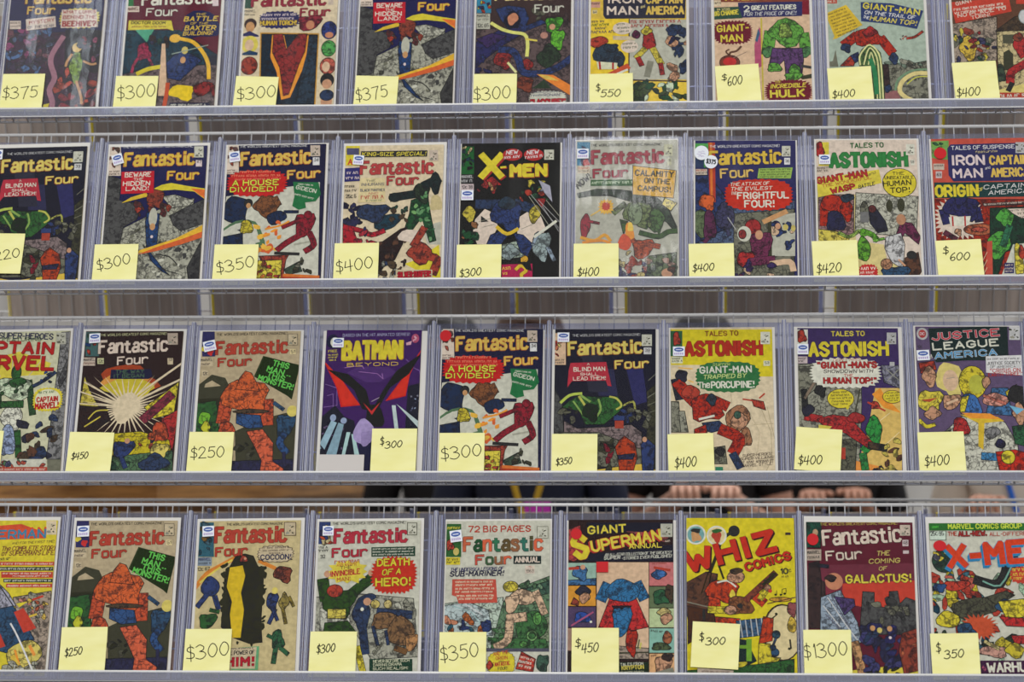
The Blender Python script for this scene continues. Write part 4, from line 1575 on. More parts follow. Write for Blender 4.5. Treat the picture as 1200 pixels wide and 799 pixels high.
(3,6): '''2 4 3 dca
p dc2 -872,2609 874,2597 855,1740 462,1742 466,1951 -867,1959
l ba8 10 136,1536 148,1259
l ba8 10 462,1742 490,1534
l ba8 10 643,1154 795,742 800,267 651,-36
l ba8 10 740,1188 855,606
l ba8 10 510,880 830,896
l cb9 13 450,1086 603,743 564,403 403,268
p *887 -865,1299 -736,1298 -702,748 -868,749
p *998 -737,1126 -641,1125 -580,748 -708,748
p *776 -167,474 25,507 58,185 -171,186
b *333 -57,405 96 69 3
p 386 -140,135 -13,134 -15,-7 -142,-7
b *a75 240,984 199 248 4
b *a75 378,659 96 172 5
b *c97 271,950 129 159 6
e *465 241,1053 58 69
l *334 120 -798,1662 -735,1367
l *b32 193 -733,1610 -606,1436 -447,1262
b *b32 -287,1175 264 241 1
l *b32 173 -108,1295 35,1225
b *334 -684,1766 103 103 2
b *b43 -535,1463 141 131 6
l eb5 20 -731,1906 -505,1887
l eb5 20 -571,1678 -491,1643
b *345 -188,1330 96 90 3
l ddc 40 -392,980 -154,1037
p *346 -354,911 -65,951 67,814 -196,739 -292,774
p *b32 -483,799 -290,883 -260,695 -485,679
l *b32 193 -3,780 256,635 183,421
l *346 127 165,337 258,150
p *b43 480,1334 678,1291 714,1136 516,1206
l b43 27 342,1334 486,1309
l b43 27 615,1354 697,1429
p 364 -869,2581 -667,2580 -671,2115 -872,2116
b *b43 -766,2432 64 124 1
p ddb -859,2109 -665,2108 -666,1986 -860,1987
h 333 -844,2057 -678,2063 34
h 333 -844,2008 -678,2014 38
t 842 97 -287,2475 281,2485 18 TALES TO
t b32 290 -632,2104 679,2118 22:511 ASTONISH
p ddc 656,2553 815,2552 810,2327 651,2328
m 731,2440 58 83 8 27 6 443 998
p ddb 694,2027 807,2026 804,1932 692,1932
t 333 52 718,1960 789,1963 13 53
s 374 91,1737 553 283 26 .06
t /bc7 59 -164,1930 127,1943 12 Starring
t ddc 131 -383,1796 496,1812 18 GIANT-MAN
t /cd8 83 -329,1691 397,1722 15 TRAPPED BY
t ddc 117 -411,1532 -211,1538 17 The
t ddc 131 -192,1527 539,1537 18 PORCUPINE!
t /433 52 308,302 802,341 13 SUPER-HEROES!
t /433 52 269,242 832,280 13 SUPER-VILLAINS!
h 433 258,188 840,226 41
t /433 52 289,120 814,169 13 MARVEL STYLE!''',
(3,7): '''4 5 5 436
p *998 -891,1961 203,1982 199,1221 119,-35 -924,-41
p *887 -860,1908 -570,1927 -546,1528 -741,1355 -869,1354
p db6 431,1532 862,1534 827,-30 126,251 282,743
p e93 373,1422 511,1533 608,1361 854,1081 564,1182
p e94 31,251 502,136 639,-31 8,-35
p *889 538,1941 875,1942 861,1517 578,1636
l 998 13 617,1879 834,1672
l 998 13 841,1880 643,1671
l eda 10 331,812 657,1087
l eda 10 479,439 805,746
l 443 23 174,1497 84,1084
l 876 30 -8,-35 75,742
p *665 -166,605 104,640 56,-35 -197,-37
p b43 -169,469 -90,470 -95,267 -174,266
l *333 93 -755,1475 -743,1217
b *333 -482,1477 96 103 2
l *876 46 -741,1355 -476,1806
b *394 394,778 147 227 3
l *394 139 389,608 232,438
l *384 119 198,336 224,117
l *b33 126 -715,1011 -508,978
p *b33 -556,971 -299,1054 -14,1015 325,608 455,473 321,432 -116,734 -432,835
b *334 -697,1131 102 103 4
l *333 119 323,506 559,467
p dc5 -526,875 -304,843 -369,774 -528,790
b *b43 422,1222 77 69 5
l b43 33 305,1273 406,1222
l b43 33 469,1188 578,1127
m 586,305 208 309 16 99 6 *543 *643 *cb5 *334
p ddc -862,2588 -674,2589 -682,2146 -869,2146
b *b43 -780,2462 77 117 1
p cbb -857,2097 -689,2097 -691,1972 -859,1971
h 333 -842,2041 -703,2048 34
h 333 -842,1992 -704,2000 41
t dc4 96 -285,2463 280,2471 18 TALES TO
b *a33 97,995 140 103 6
t dc3 282 -664,2083 672,2105 20:324 ASTONISH
p bbb 652,2536 810,2536 804,2326 646,2325
m 727,2431 57 83 8 27 6 443 998
p bbb 685,2001 765,2001 763,1932 682,1931
s ddc -59,1800 613 282 32 .1
t /b53 55 -263,2005 204,2017 13 DON'T MISS
t b33 124 -532,1875 470,1889 20:511 "GIANT-MAN'S
t /433 69 -428,1792 397,1802 15 SHOWDOWN WITH
t b33 58 -86,1724 74,1728 15 THE
t b33 117 -429,1601 462,1608 19:511 HUMAN TOP!"
e 433 -150,1337 227 179
e dc3 -150,1337 217 168
p dc3 -73,1186 7,1203 -43,1135
h 333 -275,1433 -19,1448 34
h 333 -308,1377 12,1393 34
h 333 -326,1322 26,1337 34
h 333 -295,1271 9,1286 34
h 333 -280,1219 -40,1231 31
e 433 713,1375 169 120
e dc3 713,1375 160 110
h 333 603,1423 827,1437 31
h 333 595,1374 841,1389 31
h 333 607,1326 824,1341 31
h 333 647,1289 791,1300 28''',
(3,8): '''3 0 3 657
p *ccb -523,669 -161,1010 254,1086 562,910 748,538 769,34 -548,28
b dc7 -323,1679 216 315 2
e db9 -308,1662 127 189
l 998 10 -370,1696 -242,1714
p *b43 -823,1973 -565,2015 -533,1852 -798,1782
b *c97 -656,1730 133 158 3
e *dc3 57,1628 229 295
e bb4 119,1594 127 171
b *c97 280,1629 70 103 4
b *47b 6,1199 184 213 5
p *dc3 -162,1352 -11,1394 -94,1096 -173,1095
p *47a 370,1525 640,1533 678,1030 254,1073
b *d98 423,1313 197 130 6
l *c76 46 237,1388 579,1251
b *c97 -308,1283 159 137 7
l db9 40 -373,1249 -211,1318
b *dc4 -657,1282 197 226 8
b *c97 -627,1070 127 117 9
p b53 -815,1309 -528,1351 -674,1269
l *dc3 59 -845,940 -738,838 -610,872
p *dc3 589,1457 786,1595 644,1279
b *333 801,1389 165 192 2
b *c97 798,1074 114 171 3
p 7bd 640,1217 890,1150 759,1054
p *364 669,843 876,877 1254,879 1227,405 701,538
p db3 -175,1051 441,1012 547,937 220,902 179,428 101,495 119,902
p e93 -158,1085 317,1070 486,971 -3,987
b *888 339,733 127 103 4
b *b33 -168,833 146 158 5
p 333 -520,737 -328,788 -405,466 -531,466
b *335 465,537 76 89 6
l *48b 125 187,317 406,301
p *c32 379,395 696,437 1220,271 1207,43 425,49
e *dc3 579,302 114 123
p 855 -140,37 1207,43 1203,-37 -143,-44
e bbb -746,2503 95 110
e b44 -746,2503 63 75
t ddd 51 -788,2479 -705,2479 14 DC
t 333 55 -829,2234 -755,2241 14 12c
p 233 -639,2602 680,2652 674,2079 585,2020 -53,2019 -535,1983 -618,2147
t c34 144 -593,2374 559,2463 19:ddd JUSTICE
t ddc 144 -590,2196 534,2281 20:344 LEAGUE
t ddc 69 -635,2042 -576,2070 12 of
t 49c 123 -558,2039 494,2114 18:ddd AMERICA
p ccc 712,2645 892,2645 878,2393 699,2393
m 795,2519 70 96 9 30 6 443 998
p ddd 295,2096 931,2121 1323,2122 1301,1717 288,1801
h 333 314,2030 873,2045 31
t 333 58 310,1936 869,1955 14 JUSTICE SOCIETY
t 333 48 355,1877 786,1889 13 OF AMERICA
t b33 75 351,1794 861,1813 16 "CRISIS ON
t b33 65 322,1725 903,1754 16 EARTH-THREE!"''',
(4,0): '''3 4 6 dc3
p *a98 209,1276 839,1383 881,696 856,36 604,36
m 587,1021 213 290 12 72 2 *bba *998 *c87
p d53 -693,2475 237,2545 656,2394 665,2294 -671,2252
t 48a 167 -636,2263 672,2294 20:d53:0,36 SUPERMAN
p dca 657,2598 825,2597 846,2356 677,2357
m 749,2479 60 87 8 29 6 443 998
t /433 44 108,2185 822,2219 12 AND FOR THE FIRST TIME!
t /853 87 -61,2072 858,2082 16 The COMPLETE STORY
t /853 87 -53,1987 851,2001 16 of SUPERMAN'S LIFE!
h 333 -136,1914 114,1920 44
p c43 -635,1890 850,1884 856,1821 -629,1827
h ddc -129,1840 836,1836 29
p 343 -626,1802 840,1796 845,1730 -620,1736
h ddc -120,1752 826,1748 33
p c43 -28,1715 840,1711 849,1609 -18,1612
h ddc 2,1671 815,1671 29
h ddc 177,1626 783,1627 29
p 343 19,1594 850,1591 855,1529 25,1532
h ddc 42,1546 825,1547 33
p c43 74,1510 847,1507 852,1441 80,1444
h ddc 103,1458 826,1459 33
p *aab -236,1460 -25,1495 131,1349 276,1131 -194,1023
l 333 18 -22,1459 229,1131
p *357 -404,988 222,1131 461,841 635,553 424,475 190,332 -354,484
p c43 250,1022 403,1094 646,750 441,672
p c43 -50,626 53,662 161,447 8,393
p dc3 272,1167 482,1210 331,1105
l c43 36 464,1203 705,1293
l db4 36 522,949 626,985
m 652,1093 160 218 8 50 3 *c64 *998 *db5
b *dc6 475,296 284 254 4
l e93 36 327,375 420,125
l db4 72 301,268 404,107
l e94 50 567,446 650,303
m 390,72 390 91 12 108 5 *aa9 *ccb
l ddd 29 215,824 360,589 637,54''',
(4,1): '''4 4 6 ba8
p 443 -870,1608 -638,1810 -401,1747 -329,1609 -342,1336 -864,1335
p ba8 -737,1637 -629,1700 -471,1601 -753,1572
p 332 -884,1360 -460,1383 -473,1118 -870,1117
p *363 -870,1280 -527,1335 -438,704 -851,667
b *7b3 -710,991 106 145 2
b *cc3 -679,840 88 109 3
p 443 244,993 856,1156 899,208 -133,204 -180,776
m 7,419 177 145 8 72 4 *554 *332
p *335 -329,239 901,279 907,2 -309,-2
l *c53 222 -363,1281 -392,992
l *c53 208 345,1282 359,957
b *d63 -28,1390 407 333 2
p *d64 14,776 293,813 488,563 494,242 697,101 668,23 284,21 302,241 177,490
b *c53 -325,830 149 109 5
b *543 74,1137 283 43 6
p *358 -171,1100 238,1065 297,849 46,823 -167,920
p *d63 -206,1536 -162,1737 -66,1872 44,1836 127,1682 205,1500
l *357 57 469,1282 618,1174
b *357 675,886 163 217 7
l *358 115 653,706 593,563 710,403
l *335 50 676,385 690,207
e dc6 780,1138 92 101
p 231 226,2148 869,1975 761,1344 693,1406 88,1770
p 342 226,2148 248,2137 113,1762 88,1770
t 6c5 116 389,1964 672,1895 18 THIS
t 6c5 116 291,1861 592,1777 18 MAN
l 6c5 18 652,1785 666,1781
l 6c5 18 695,1774 709,1770
t 6c5 109 298,1759 610,1668 18 THIS
t 6c5 116 147,1697 763,1511 18 MONSTER!
p 336 -867,2603 -641,2603 -602,2140 -827,2140
b c33 -690,2214 50 58 8
b dc4 -804,2288 50 51 9
p cb9 -857,2115 -642,2115 -629,1960 -843,1960
t 333 54 -844,2045 -641,2056 15 MARVEL
h 433 -831,1978 -653,1986 40
p cb9 -815,1883 -708,1883 -699,1777 -806,1776
t 333 65 -793,1795 -712,1799 13 12c
t 222 47 -609,2521 618,2543 13 THE WORLD'S GREATEST COMIC MAGAZINE!
t b43 261 -596,2159 650,2196 18:511 Fantastic
t b43 167 -549,1942 44,1968 18:511 Four
p 333 624,2554 799,2554 814,2343 639,2343
p cb9 632,2547 793,2547 806,2351 646,2351
m 721,2447 64 80 7 29 6 443 998
p dc9 680,2269 780,2269 787,2177 687,2177
t 333 58 700,2196 771,2199 13 51''',
(4,2): '''4 5 6 cb8
l d83 78 -229,1963 -521,1801 -692,1693 -857,1477
l dc5 32 -280,1926 -554,1747 -790,1549
l d83 64 181,1903 433,1784
b *843 579,1680 155 137 2
p *332 -230,1981 -73,2034 70,1996 149,1831 260,1720 255,1213 251,853 287,524 71,508 -178,599 -404,787 -392,1219 -390,1654
m -371,1291 42 542 16 64 3 332
m 257,1176 42 615 18 64 4 332
m 70,526 211 29 6 57 5 332
p db2 -309,1799 -99,1833 -47,1650 -104,1361 -40,1071 -73,606 -213,607 -268,1001 -244,1217 -345,1472
b *a43 -86,1943 70 54 5
e c97 -62,1950 21 22
b *347 -617,1474 141 181 6
l *347 78 -672,1330 -803,1150
l *347 78 -529,1292 -467,1111
b *363 -631,897 148 127 7
l *363 57 -588,1076 -464,1046
b *347 423,1211 91 166 8
l *347 57 472,1066 387,852
l *347 50 447,1067 514,904
e dc6 457,1398 49 58
b *984 616,1209 77 145 9
l *873 50 605,1065 656,849
l *873 43 701,1280 770,1136
b *364 539,565 105 163 1
l *364 71 511,422 486,192
l *364 64 598,422 706,332
l *364 50 451,601 379,637
p 367 -884,2585 -616,2582 -584,1985 -850,1988
m -732,2280 120 271 12 64 2 *245 *467 *863
p 89a -857,1980 -619,1978 -611,1831 -849,1834
t 225 54 -839,1914 -634,1923 15 MARVEL
h 333 -836,1856 -638,1861 40
t 333 61 -844,1742 -639,1755 13 12c 67
t 333 43 -400,2524 542,2531 12 THE WORLD'S GREATEST COMIC MAGAZINE
t b43 296 -586,2212 609,2221 18:511 Fantastic
t b43 166 -566,1981 -19,2004 18:511 Four
p 543 558,2576 761,2573 770,2337 568,2339
p cb9 569,2564 750,2562 759,2348 578,2350
m 662,2456 70 87 7 29 6 443 998
s 433 440,2025 316 155 20 .1
s cb9 440,2025 302 145 20 .1
h 433 224,2115 648,2125 33
h 433 226,2068 668,2077 29
h 433 334,2019 564,2027 33
t 335 98 191,1918 709,1927 19 COCOON!
p 6a7 -221,429 241,460 239,63 -203,67
p cb9 -239,429 200,446 189,85 -221,88
h 333 -220,407 145,415 29
t 333 72 -320,312 171,326 17 THE POWER OF
t b23 166 -310,114 187,127 22:411 HIM!''',
(4,3): '''4 5 6 ccb
p *aa9 -875,1299 -247,1367 752,1269 852,288 85,250 -172,685 -850,689
p *ccb -780,1119 -292,1151 -277,721 -765,724
m 651,1108 157 144 8 85 2 *998 *bba
m 428,379 315 90 10 50 3 *887
b *346 -95,1006 161 252 3
l *346 128 -71,791 -16,382
b *346 18,1292 112 65 4
l *346 135 200,1039 689,993
e *cb6 126,1176 77 72
e *cb7 336,1175 70 72
e c97 -8,1220 63 65
e ddc -87,1092 28 32
b *864 309,888 252 144 5
b *864 557,715 210 270 6
b *b85 735,536 105 144 7
l *753 92 495,431 635,377
l *346 50 103,790 181,504
l *346 43 314,717 355,503
l *352 185 -700,1298 -744,1551
l *352 163 -298,1331 43,1617
b *352 -469,1206 262 259 8
e c97 -680,1696 56 58
e c97 40,1708 49 58
e *b43 -546,1405 133 108
p *dc5 -657,1100 -353,1097 -347,936 -651,938
p *352 -694,867 -318,900 -154,684 -711,688
l *dc3 99 -146,436 -39,29
p 347 -880,2596 -660,2594 -646,2207 -865,2209
m -759,2392 98 162 8 57 4 *c53 *335 *cb8
h 333 -855,2128 -679,2138 40
h 333 -853,2077 -677,2083 40
t 333 65 -806,1959 -725,1966 14 32
t 333 47 -630,2538 596,2552 13 THE WORLD'S GREATEST COMIC MAGAZINE!
t b34 267 -593,2206 622,2224 18:511 Fantastic
t b34 166 -619,1969 -22,1989 18:511 Four
p 554 614,2570 780,2568 785,2348 619,2349
p ccb 625,2559 769,2557 774,2359 630,2360
m 701,2459 56 79 7 28 6 443 998
p 243 33,2146 758,2157 762,1989 38,1985
h ddc 56,2102 731,2110 25
h ddc 57,2054 732,2063 25
h ddc 59,2007 733,2015 25
s c32 420,1669 391 332 34 .12
t dc3 137 135,1813 675,1826 19:411 DEATH
t /dc3 108 217,1656 531,1682 17:411 OF A
t dc3 151 117,1468 711,1485 19:411 HERO!
s dc4 -347,1730 343 209 12 .25
h b53 -563,1870 -124,1888 58
h b53 -526,1822 -175,1837 43
t 533 58 -471,1763 -278,1780 14 THE
t b33 101 -625,1637 -135,1688 18 INVINCIBLE
t b53 72 -517,1560 -289,1577 16 MAN!
p 243 57,257 759,253 765,31 64,35
t ddb 50 122,190 709,207 13 NEVER BEFORE SUCH
t ddb 50 124,130 589,145 13 DARING DRAMA
t ddb 50 119,66 695,81 13 SUCH REALISM!''',
(4,4): '''3 4 6 ccb
p *bcb -859,1194 -495,1247 95,1298 107,443 -859,446
p *bcc -876,1159 -495,1229 -145,1084 -69,656 -864,659
l 9bb 14 -737,1158 -422,1049 -174,727
l ddd 14 -529,1193 -248,1013
m -488,871 347 162 11 106 2 *347 *b63 *367 *c86
p *686 96,1226 440,1494 862,1661 870,433 -100,436
p *465 440,1440 856,1582 857,1366 546,1295
p *897 722,937 867,979 870,539 690,582
m 580,1367 208 144 6 92 3 *575 *797
b *474 551,777 250 294 4
p *474 -103,620 794,599 836,433 -83,418
e *7a6 569,653 90 93
e *474 569,653 56 57
e *6a5 433,512 63 50
e *6a5 653,937 69 108
m 1,620 139 144 6 71 5 *585 *474
b *db9 407,1296 208 144 6
l *db9 113 632,1367 763,1044
b *db9 235,1189 118 151 7
l *db9 148 203,939 428,967
l *db9 127 204,868 174,584 3,471
e *dc4 214,1477 125 93
p 556 -204,444 870,440 871,383 -203,387
p ccb -203,387 871,383 873,-35 -196,-32
s 333 76,189 236 208 24 .08
s dc3 76,189 226 198 24 .08
t b53 65 -47,312 194,350 15 AND THE
t b53 65 -11,245 178,259 15 ORIGIN
h 433 34,210 127,213 29
t b33 72 -61,133 220,164 17 FANTASTIC
t 333 54 26,77 180,90 15 FOUR!
h 333 -59,35 232,41 29
p *c43 400,389 631,264 592,47 310,100
h ddc 384,283 590,229 36
h ddc 357,213 574,166 43
h ddc 358,142 557,96 43
b *465 745,187 97 165 8
b *b43 -113,161 52 72 9
p c54 -746,1608 -31,1604 -1,1208 -633,1197 -670,1312 -747,1338
h ddb -693,1546 -65,1550 32
h ddb -692,1492 -82,1496 32
h ddb -690,1431 -64,1435 32
h ddb -689,1377 -63,1381 32
h ddb -670,1308 -51,1316 32
h ddb -634,1258 -51,1266 32
p 363 -873,2558 -619,2556 -607,1988 -860,1990
h dc4 -842,2465 -638,2471 43
b *b43 -794,2190 63 93 1
e cb6 -693,2080 49 65
p dc3 -867,1983 -625,1981 -622,1854 -864,1855
h 333 -841,1924 -641,1930 40
h 333 -840,1873 -640,1879 40
t b43 115 -500,2408 535,2412 17 72 BIG PAGES
t c64,253,d64,375,653,964,376,553,d64 266 -574,2068 730,2082 18:433 Fantastic
t c54,464,964,d64 180 -374,1842 227,1856 18:433 Four
p 233 253,2002 707,1999 708,1861 254,1863
t dcb 101 279,1881 687,1886 18 ANNUAL
p 887 632,2507 822,2506 823,2293 634,2295
p ccb 643,2496 811,2495 813,2304 645,2305
m 728,2400 63 72 7 28 6 443 998
p dcb 447,1830 600,1829 601,1699 448,1699
t c43 43 489,1782 552,1786 13 1
t 333 54 462,1714 587,1717 13 1963
t /336 65 -784,1735 88,1756 15 THE UNDERSEA LEGIONS OF
t /224 97 -796,1648 97,1661 19 SUB-MARINER!''',
(4,5): '''2 4 4 322
p *b44 -869,2463 -677,2536 -587,2025 -777,1909 -865,1935
p *a55 57,2425 510,2526 841,2416 718,2234
p 9ba -882,1888 -412,1887 -411,1512 -879,1512
p d93 -878,1498 -418,1497 -416,1160 -876,1160
p 546 -875,1143 -416,1142 -415,804 -873,804
p a87 -872,786 -415,786 -413,415 -869,415
p db9 -402,1898 445,1897 439,275 -395,275
p c77 456,1897 871,1896 868,1500 454,1500
p 675 454,1482 868,1482 865,1132 452,1132
p bc9 452,1117 865,1117 863,801 451,801
p 8ba 451,783 862,783 859,381 449,381
p da7 449,363 859,364 856,-4 448,-5
p *47a -879,1591 -411,1627 -411,1512 -879,1512
b *47a -672,1717 124 122 2
l b43 49 -846,1790 -707,1801
e c97 -631,1815 41 43
b *334 -618,1393 138 90 3
b *c97 -600,1296 86 90 4
p *943 -773,1304 -686,1232 -703,1160 -824,1189
b *35a -633,964 138 90 5
l a57 28 -804,833 -461,1053
e ddc -494,893 21 21
p *a98 -396,521 439,451 439,275 -395,275
p 443 -396,380 439,398 439,374 -396,345
p *c33 -390,751 -185,1303 246,1275 441,805 194,751
l *37a 176 -237,1483 -317,1303
l *37a 176 264,1500 350,1321
b *37a 22,1411 255 208 6
p *323 -157,1160 167,1160 63,1025 -81,1046
l 564 21 261,451 289,592
l cc5 21 303,451 316,539
b *37a 5,911 159 251 7
b *b32 166,557 90 236 8
b *47b 610,1698 110 93 9
l b43 42 542,1806 784,1763
h 943 507,1861 750,1867 32
b *364 643,1303 138 125 1
b *543 781,1375 69 150 2
b *cb7 693,1046 124 72 3
b *c97 726,947 97 93 4
b *564 638,480 159 64 5
b *a64 741,628 69 115 6
h 433 475,734 742,698 36
b *c97 670,171 138 165 7
b *433 739,304 90 64 8
l 887 112 550,3 806,73
h 433 473,311 586,325 32
p 232 -40,222 438,223 438,-5 -40,-5
t ddc 50 -19,156 350,174 13 TALES FROM
t dc5 72 5,89 363,111 17 KRYPTON
h cca -19,40 363,51 32
p 223 -572,2580 877,2577 875,2387 92,2425 -571,2353
p 223 -587,2025 874,2204 871,1914 -604,1909
t dc4 150 -554,2371 85,2407 19:333 GIANT
t dc3 458 -743,1917 -506,1974 22:b33 S
t dc4 208 -482,2061 666,2270 19:b33:-24,-18 UPERMAN
t dc4 90 126,2122 665,2147 17 ANNUAL
p bba 643,2555 838,2555 837,2328 642,2329
m 740,2442 69 79 8 28 6 443 998
h dcb 718,2241 805,2248 32
t /ddc 50 -273,1999 820,2041 12 AN ALL-STAR COLLECTION OF THE GREATEST
t /ddc 61 -291,1938 -20,1952 17 SUPER
t /ddc 54 5,1937 827,1980 13 -STORIES EVER PUBLISHED!''',
(4,6): '''1 1 1 dc2
l 332 56 -125,2427 -300,2281 -389,2026 -566,1557
e 333 -100,2434 93 96
p *643 -883,1556 -565,1737 -375,1702 -424,1307 -451,1022 -847,807 -896,1163
p *532 -862,1163 -450,1075 -395,845 -866,525
l 221 17 -530,1737 -637,1378
l 221 17 -479,1719 -568,1306
l 332 35 -356,1846 -283,1630
l 887 17 -896,1234 -536,1146
e 333 -605,1021 27 100
p 233 -369,668 73,599 238,249 -70,90 -375,89
l *c42 189 -430,1378 -432,1200
b *c42 -292,1415 274 186 2
p *c42 -434,986 -24,952 -26,811 -402,809
l *c42 147 256,1309 340,1238
l ddc 28 -377,1558 -221,1587 -85,1487
b dc4 -139,1344 51 79 3
l *dc3 112 -502,1100 -262,1094
l *dc3 91 317,1302 395,1417
e *c97 430,1471 55 57
b *c97 -83,1659 130 121 6
b *543 -75,1753 103 50 4
b *853 -21,1166 226 150 5
l *843 98 84,1273 544,1704
l 332 56 362,1524 544,1704
e 333 -21,1166 48 43
e *c97 -176,1094 103 79
p *468 -93,917 455,972 491,700 -35,627
l bbb 17 -24,924 13,641
l bbb 17 61,932 91,656
l bbb 17 147,943 177,663
l bbb 17 233,954 265,678
l bbb 17 318,961 354,689
l bbb 17 393,965 423,696
e *543 655,725 316 471
e dc9 662,725 295 450
l 332 21 576,1026 489,955
e 332 559,1033 24 21
l *332 14 771,603 785,462
e 332 758,455 24 21
b *db4 811,850 69 143 6
p *c42 353,989 513,955 489,584 270,530
p *dc3 270,548 454,538 477,320 619,304 549,209 254,186
p 7a3 74,617 159,617 153,249 68,248
p 7a3 -37,511 157,512 156,456 -38,455
p *363 -885,86 -1,171 220,193 832,287 825,-27 -886,-36
b *dc3 -18,196 103 50 7
e *356 552,690 65 68
l *468 28 551,637 479,461
e *357 529,391 65 68
e *357 497,478 48 43
e *c93 632,1275 178 39
l 643 17 425,1203 872,1311
b *955 817,1115 75 129 8
p cba -715,139 -138,90 -156,-25 -716,-28
h 433 -648,63 -206,51 29
h 433 -648,14 -207,6 29
e 332 555,1353 21 18
l 332 10 572,1353 573,1425
e 332 640,1353 21 18
e 332 702,1371 21 18
l 332 10 657,1353 663,1446 725,1461 723,1375
e c43 470,1417 31 32
e ddc -726,2371 165 171
e 7aa -726,2371 137 143
b c96 -726,2345 82 100 1
b 333 -725,2440 82 39 2
e ddc -386,2353 165 171
e dc9 -386,2353 137 143
b b43 -386,2353 89 100 3
b 363 -385,2433 82 36 4
t c32 400 -869,1693 631,2094 24:422:27,-21 WHIZ
t c32 157 90,1732 835,1950 22:422:14,-11 COMICS
t 333 107 647,1694 768,1701 20 10
t 333 61 779,1733 823,1741 15 c
h 433 656,1643 770,1651 32
p 433 734,2410 821,2410 820,2366 733,2366''',
(4,7): '''2 3 8 623
p 734 -879,1845 861,1891 865,1551 -886,1522
p c43 -337,1543 877,1604 889,1000 -278,1205
p 834 -878,1558 -303,1543 -311,1240 -876,1201
p *555 18,1413 205,1400 198,1173 418,1139 444,1416 581,1424 608,1211 713,1318 898,1248 887,701 -54,694
m 535,1069 307 178 12 91 2 *665 *444 *776
p 333 64,1243 125,1243 123,1172 62,1172
p *433 -837,1881 -671,1925 -638,1559 -670,795 -894,793
l *334 56 -673,1846 -536,1829
e c86 -439,1578 143 142
b *433 -489,1632 102 50 3
p *433 -644,1595 -584,1560 -583,1310 -651,1309
p *9ab -658,1309 -340,1436 -76,888 -17,564 -161,528 -291,710 -681,742
p *547 -446,1328 -122,1284 -109,1171 -283,1010
l ccc 17 -548,1310 -287,886 -91,606
l ccc 17 -620,1167 -356,815
l 667 17 -480,1310 -188,781
l 667 17 -589,1025 -324,745
p dc4 -223,98 707,210 899,107 895,3 -226,-7
l *c96 132 -127,535 -37,110
l *c96 56 -72,82 130,66
m 345,469 307 356 26 118 4 *336 *346 *447 *335
e c96 159,801 41 46
e cb6 270,767 41 46
e c96 430,793 41 46
e dcc 435,645 24 25
p *943 624,717 906,824 906,118 634,46 564,436
m 749,437 136 285 8 70 5 *943 *b64
m 333,102 307 71 8 70 6 *332
p *254 -863,2607 -615,2579 -645,2142 -866,2152
e b97 -722,2407 44 57
p ba9 -873,2116 -632,2117 -637,1929 -877,1928
t 333 61 -858,2029 -648,2045 15 MARVEL
h 333 -853,1957 -663,1969 46
t cb5 46 -640,2524 620,2548 12 THE WORLD'S GREATEST COMIC MAGAZINE!
t dcb 278 -603,2172 671,2251 16:433 Fantastic
t dcb 171 -561,1919 34,1958 16:433 Four
p cba 654,2541 819,2542 813,2360 648,2359
m 734,2450 61 71 7 28 6 443 998
p cbb 686,2287 783,2287 779,2179 683,2178
t 333 64 697,2204 769,2208 13 48
p cbb 690,2106 783,2107 781,2053 688,2052
t /cb6 85 258,2010 471,2022 15 THE
t /cb6 85 124,1876 632,1897 15 COMING
t /cb6 71 285,1758 422,1770 15 OF
t dc4 150 -252,1540 818,1568 19:433 GALACTUS!''',
(4,8): '''5 0 9 ccb
m -86,965 814 745 70 139 2 *cb3 *478 *b43 *343 *245 *aca
m -494,1569 305 142 10 104 3 *c65 *aca *b43
b *554 -177,1142 380 177 4
p *554 2,1319 347,1424 479,1353 197,1176
b *dc3 -537,1391 102 106 5
b *dc3 -611,949 176 149 6
b *c43 -446,1516 210 85 7
l *333 146 -118,1604 253,1549 452,2031 509,1852
l 7a9 28 -17,1586 251,1513 478,1888
b *358 -720,1481 102 78 8
b *357 305,1176 143 106 9
s c53 -128,824 312 220 24 .3
b *357 -334,762 156 121 1
p *dc3 201,1247 678,1299 1083,1280 1066,1033 319,957
p *c33 203,1000 657,964 1061,963 1051,804 312,841
p *b33 370,683 1042,682 1033,542 429,543
b *c98 85,421 238 92 2
l *dc8 56 -40,579 155,474
b *cb3 422,438 170 106 3
s c43 618,1691 210 149 16 .15
h dc4 469,1752 776,1772 50
h dc4 464,1673 771,1694 50
h dc4 477,1609 767,1622 43
p 373 -847,2572 1170,2563 1161,2440 -853,2449
h 5c4 -789,2492 -669,2495 35
t cd4 92 -532,2469 661,2474 18 MARVEL COMICS GROUP
p 343 -840,2441 -561,2440 -570,2281 -847,2282
p cdc -830,2434 -572,2433 -580,2288 -837,2289
t 333 78 -820,2354 -706,2361 13 25c
t 333 71 -683,2354 -603,2361 13 95
t b43 78 -539,2350 -391,2356 16 THE
t a33 92 -371,2342 89,2354 20:411 ALL-NEW,
t b43 71 129,2347 848,2358 14 ALL-DIFFERENT
e *354 -628,1935 190 199
m -619,1928 136 142 12 56 4 *354 *543 *778 *dc4
t d42 419 -568,1791 1092,1914 24:38b:-34,-46 X-MEN
p 424 -152,272 1015,270 995,-20 -169,-20
t ddc 170 -36,67 835,90 19:623 WARHUNT
h b57 -125,161 -68,91 50''',
}
SAME = {(1, 3): (2, 1), (2, 0): (3, 5), (3, 2): (4, 1), (3, 4): (2, 2)}
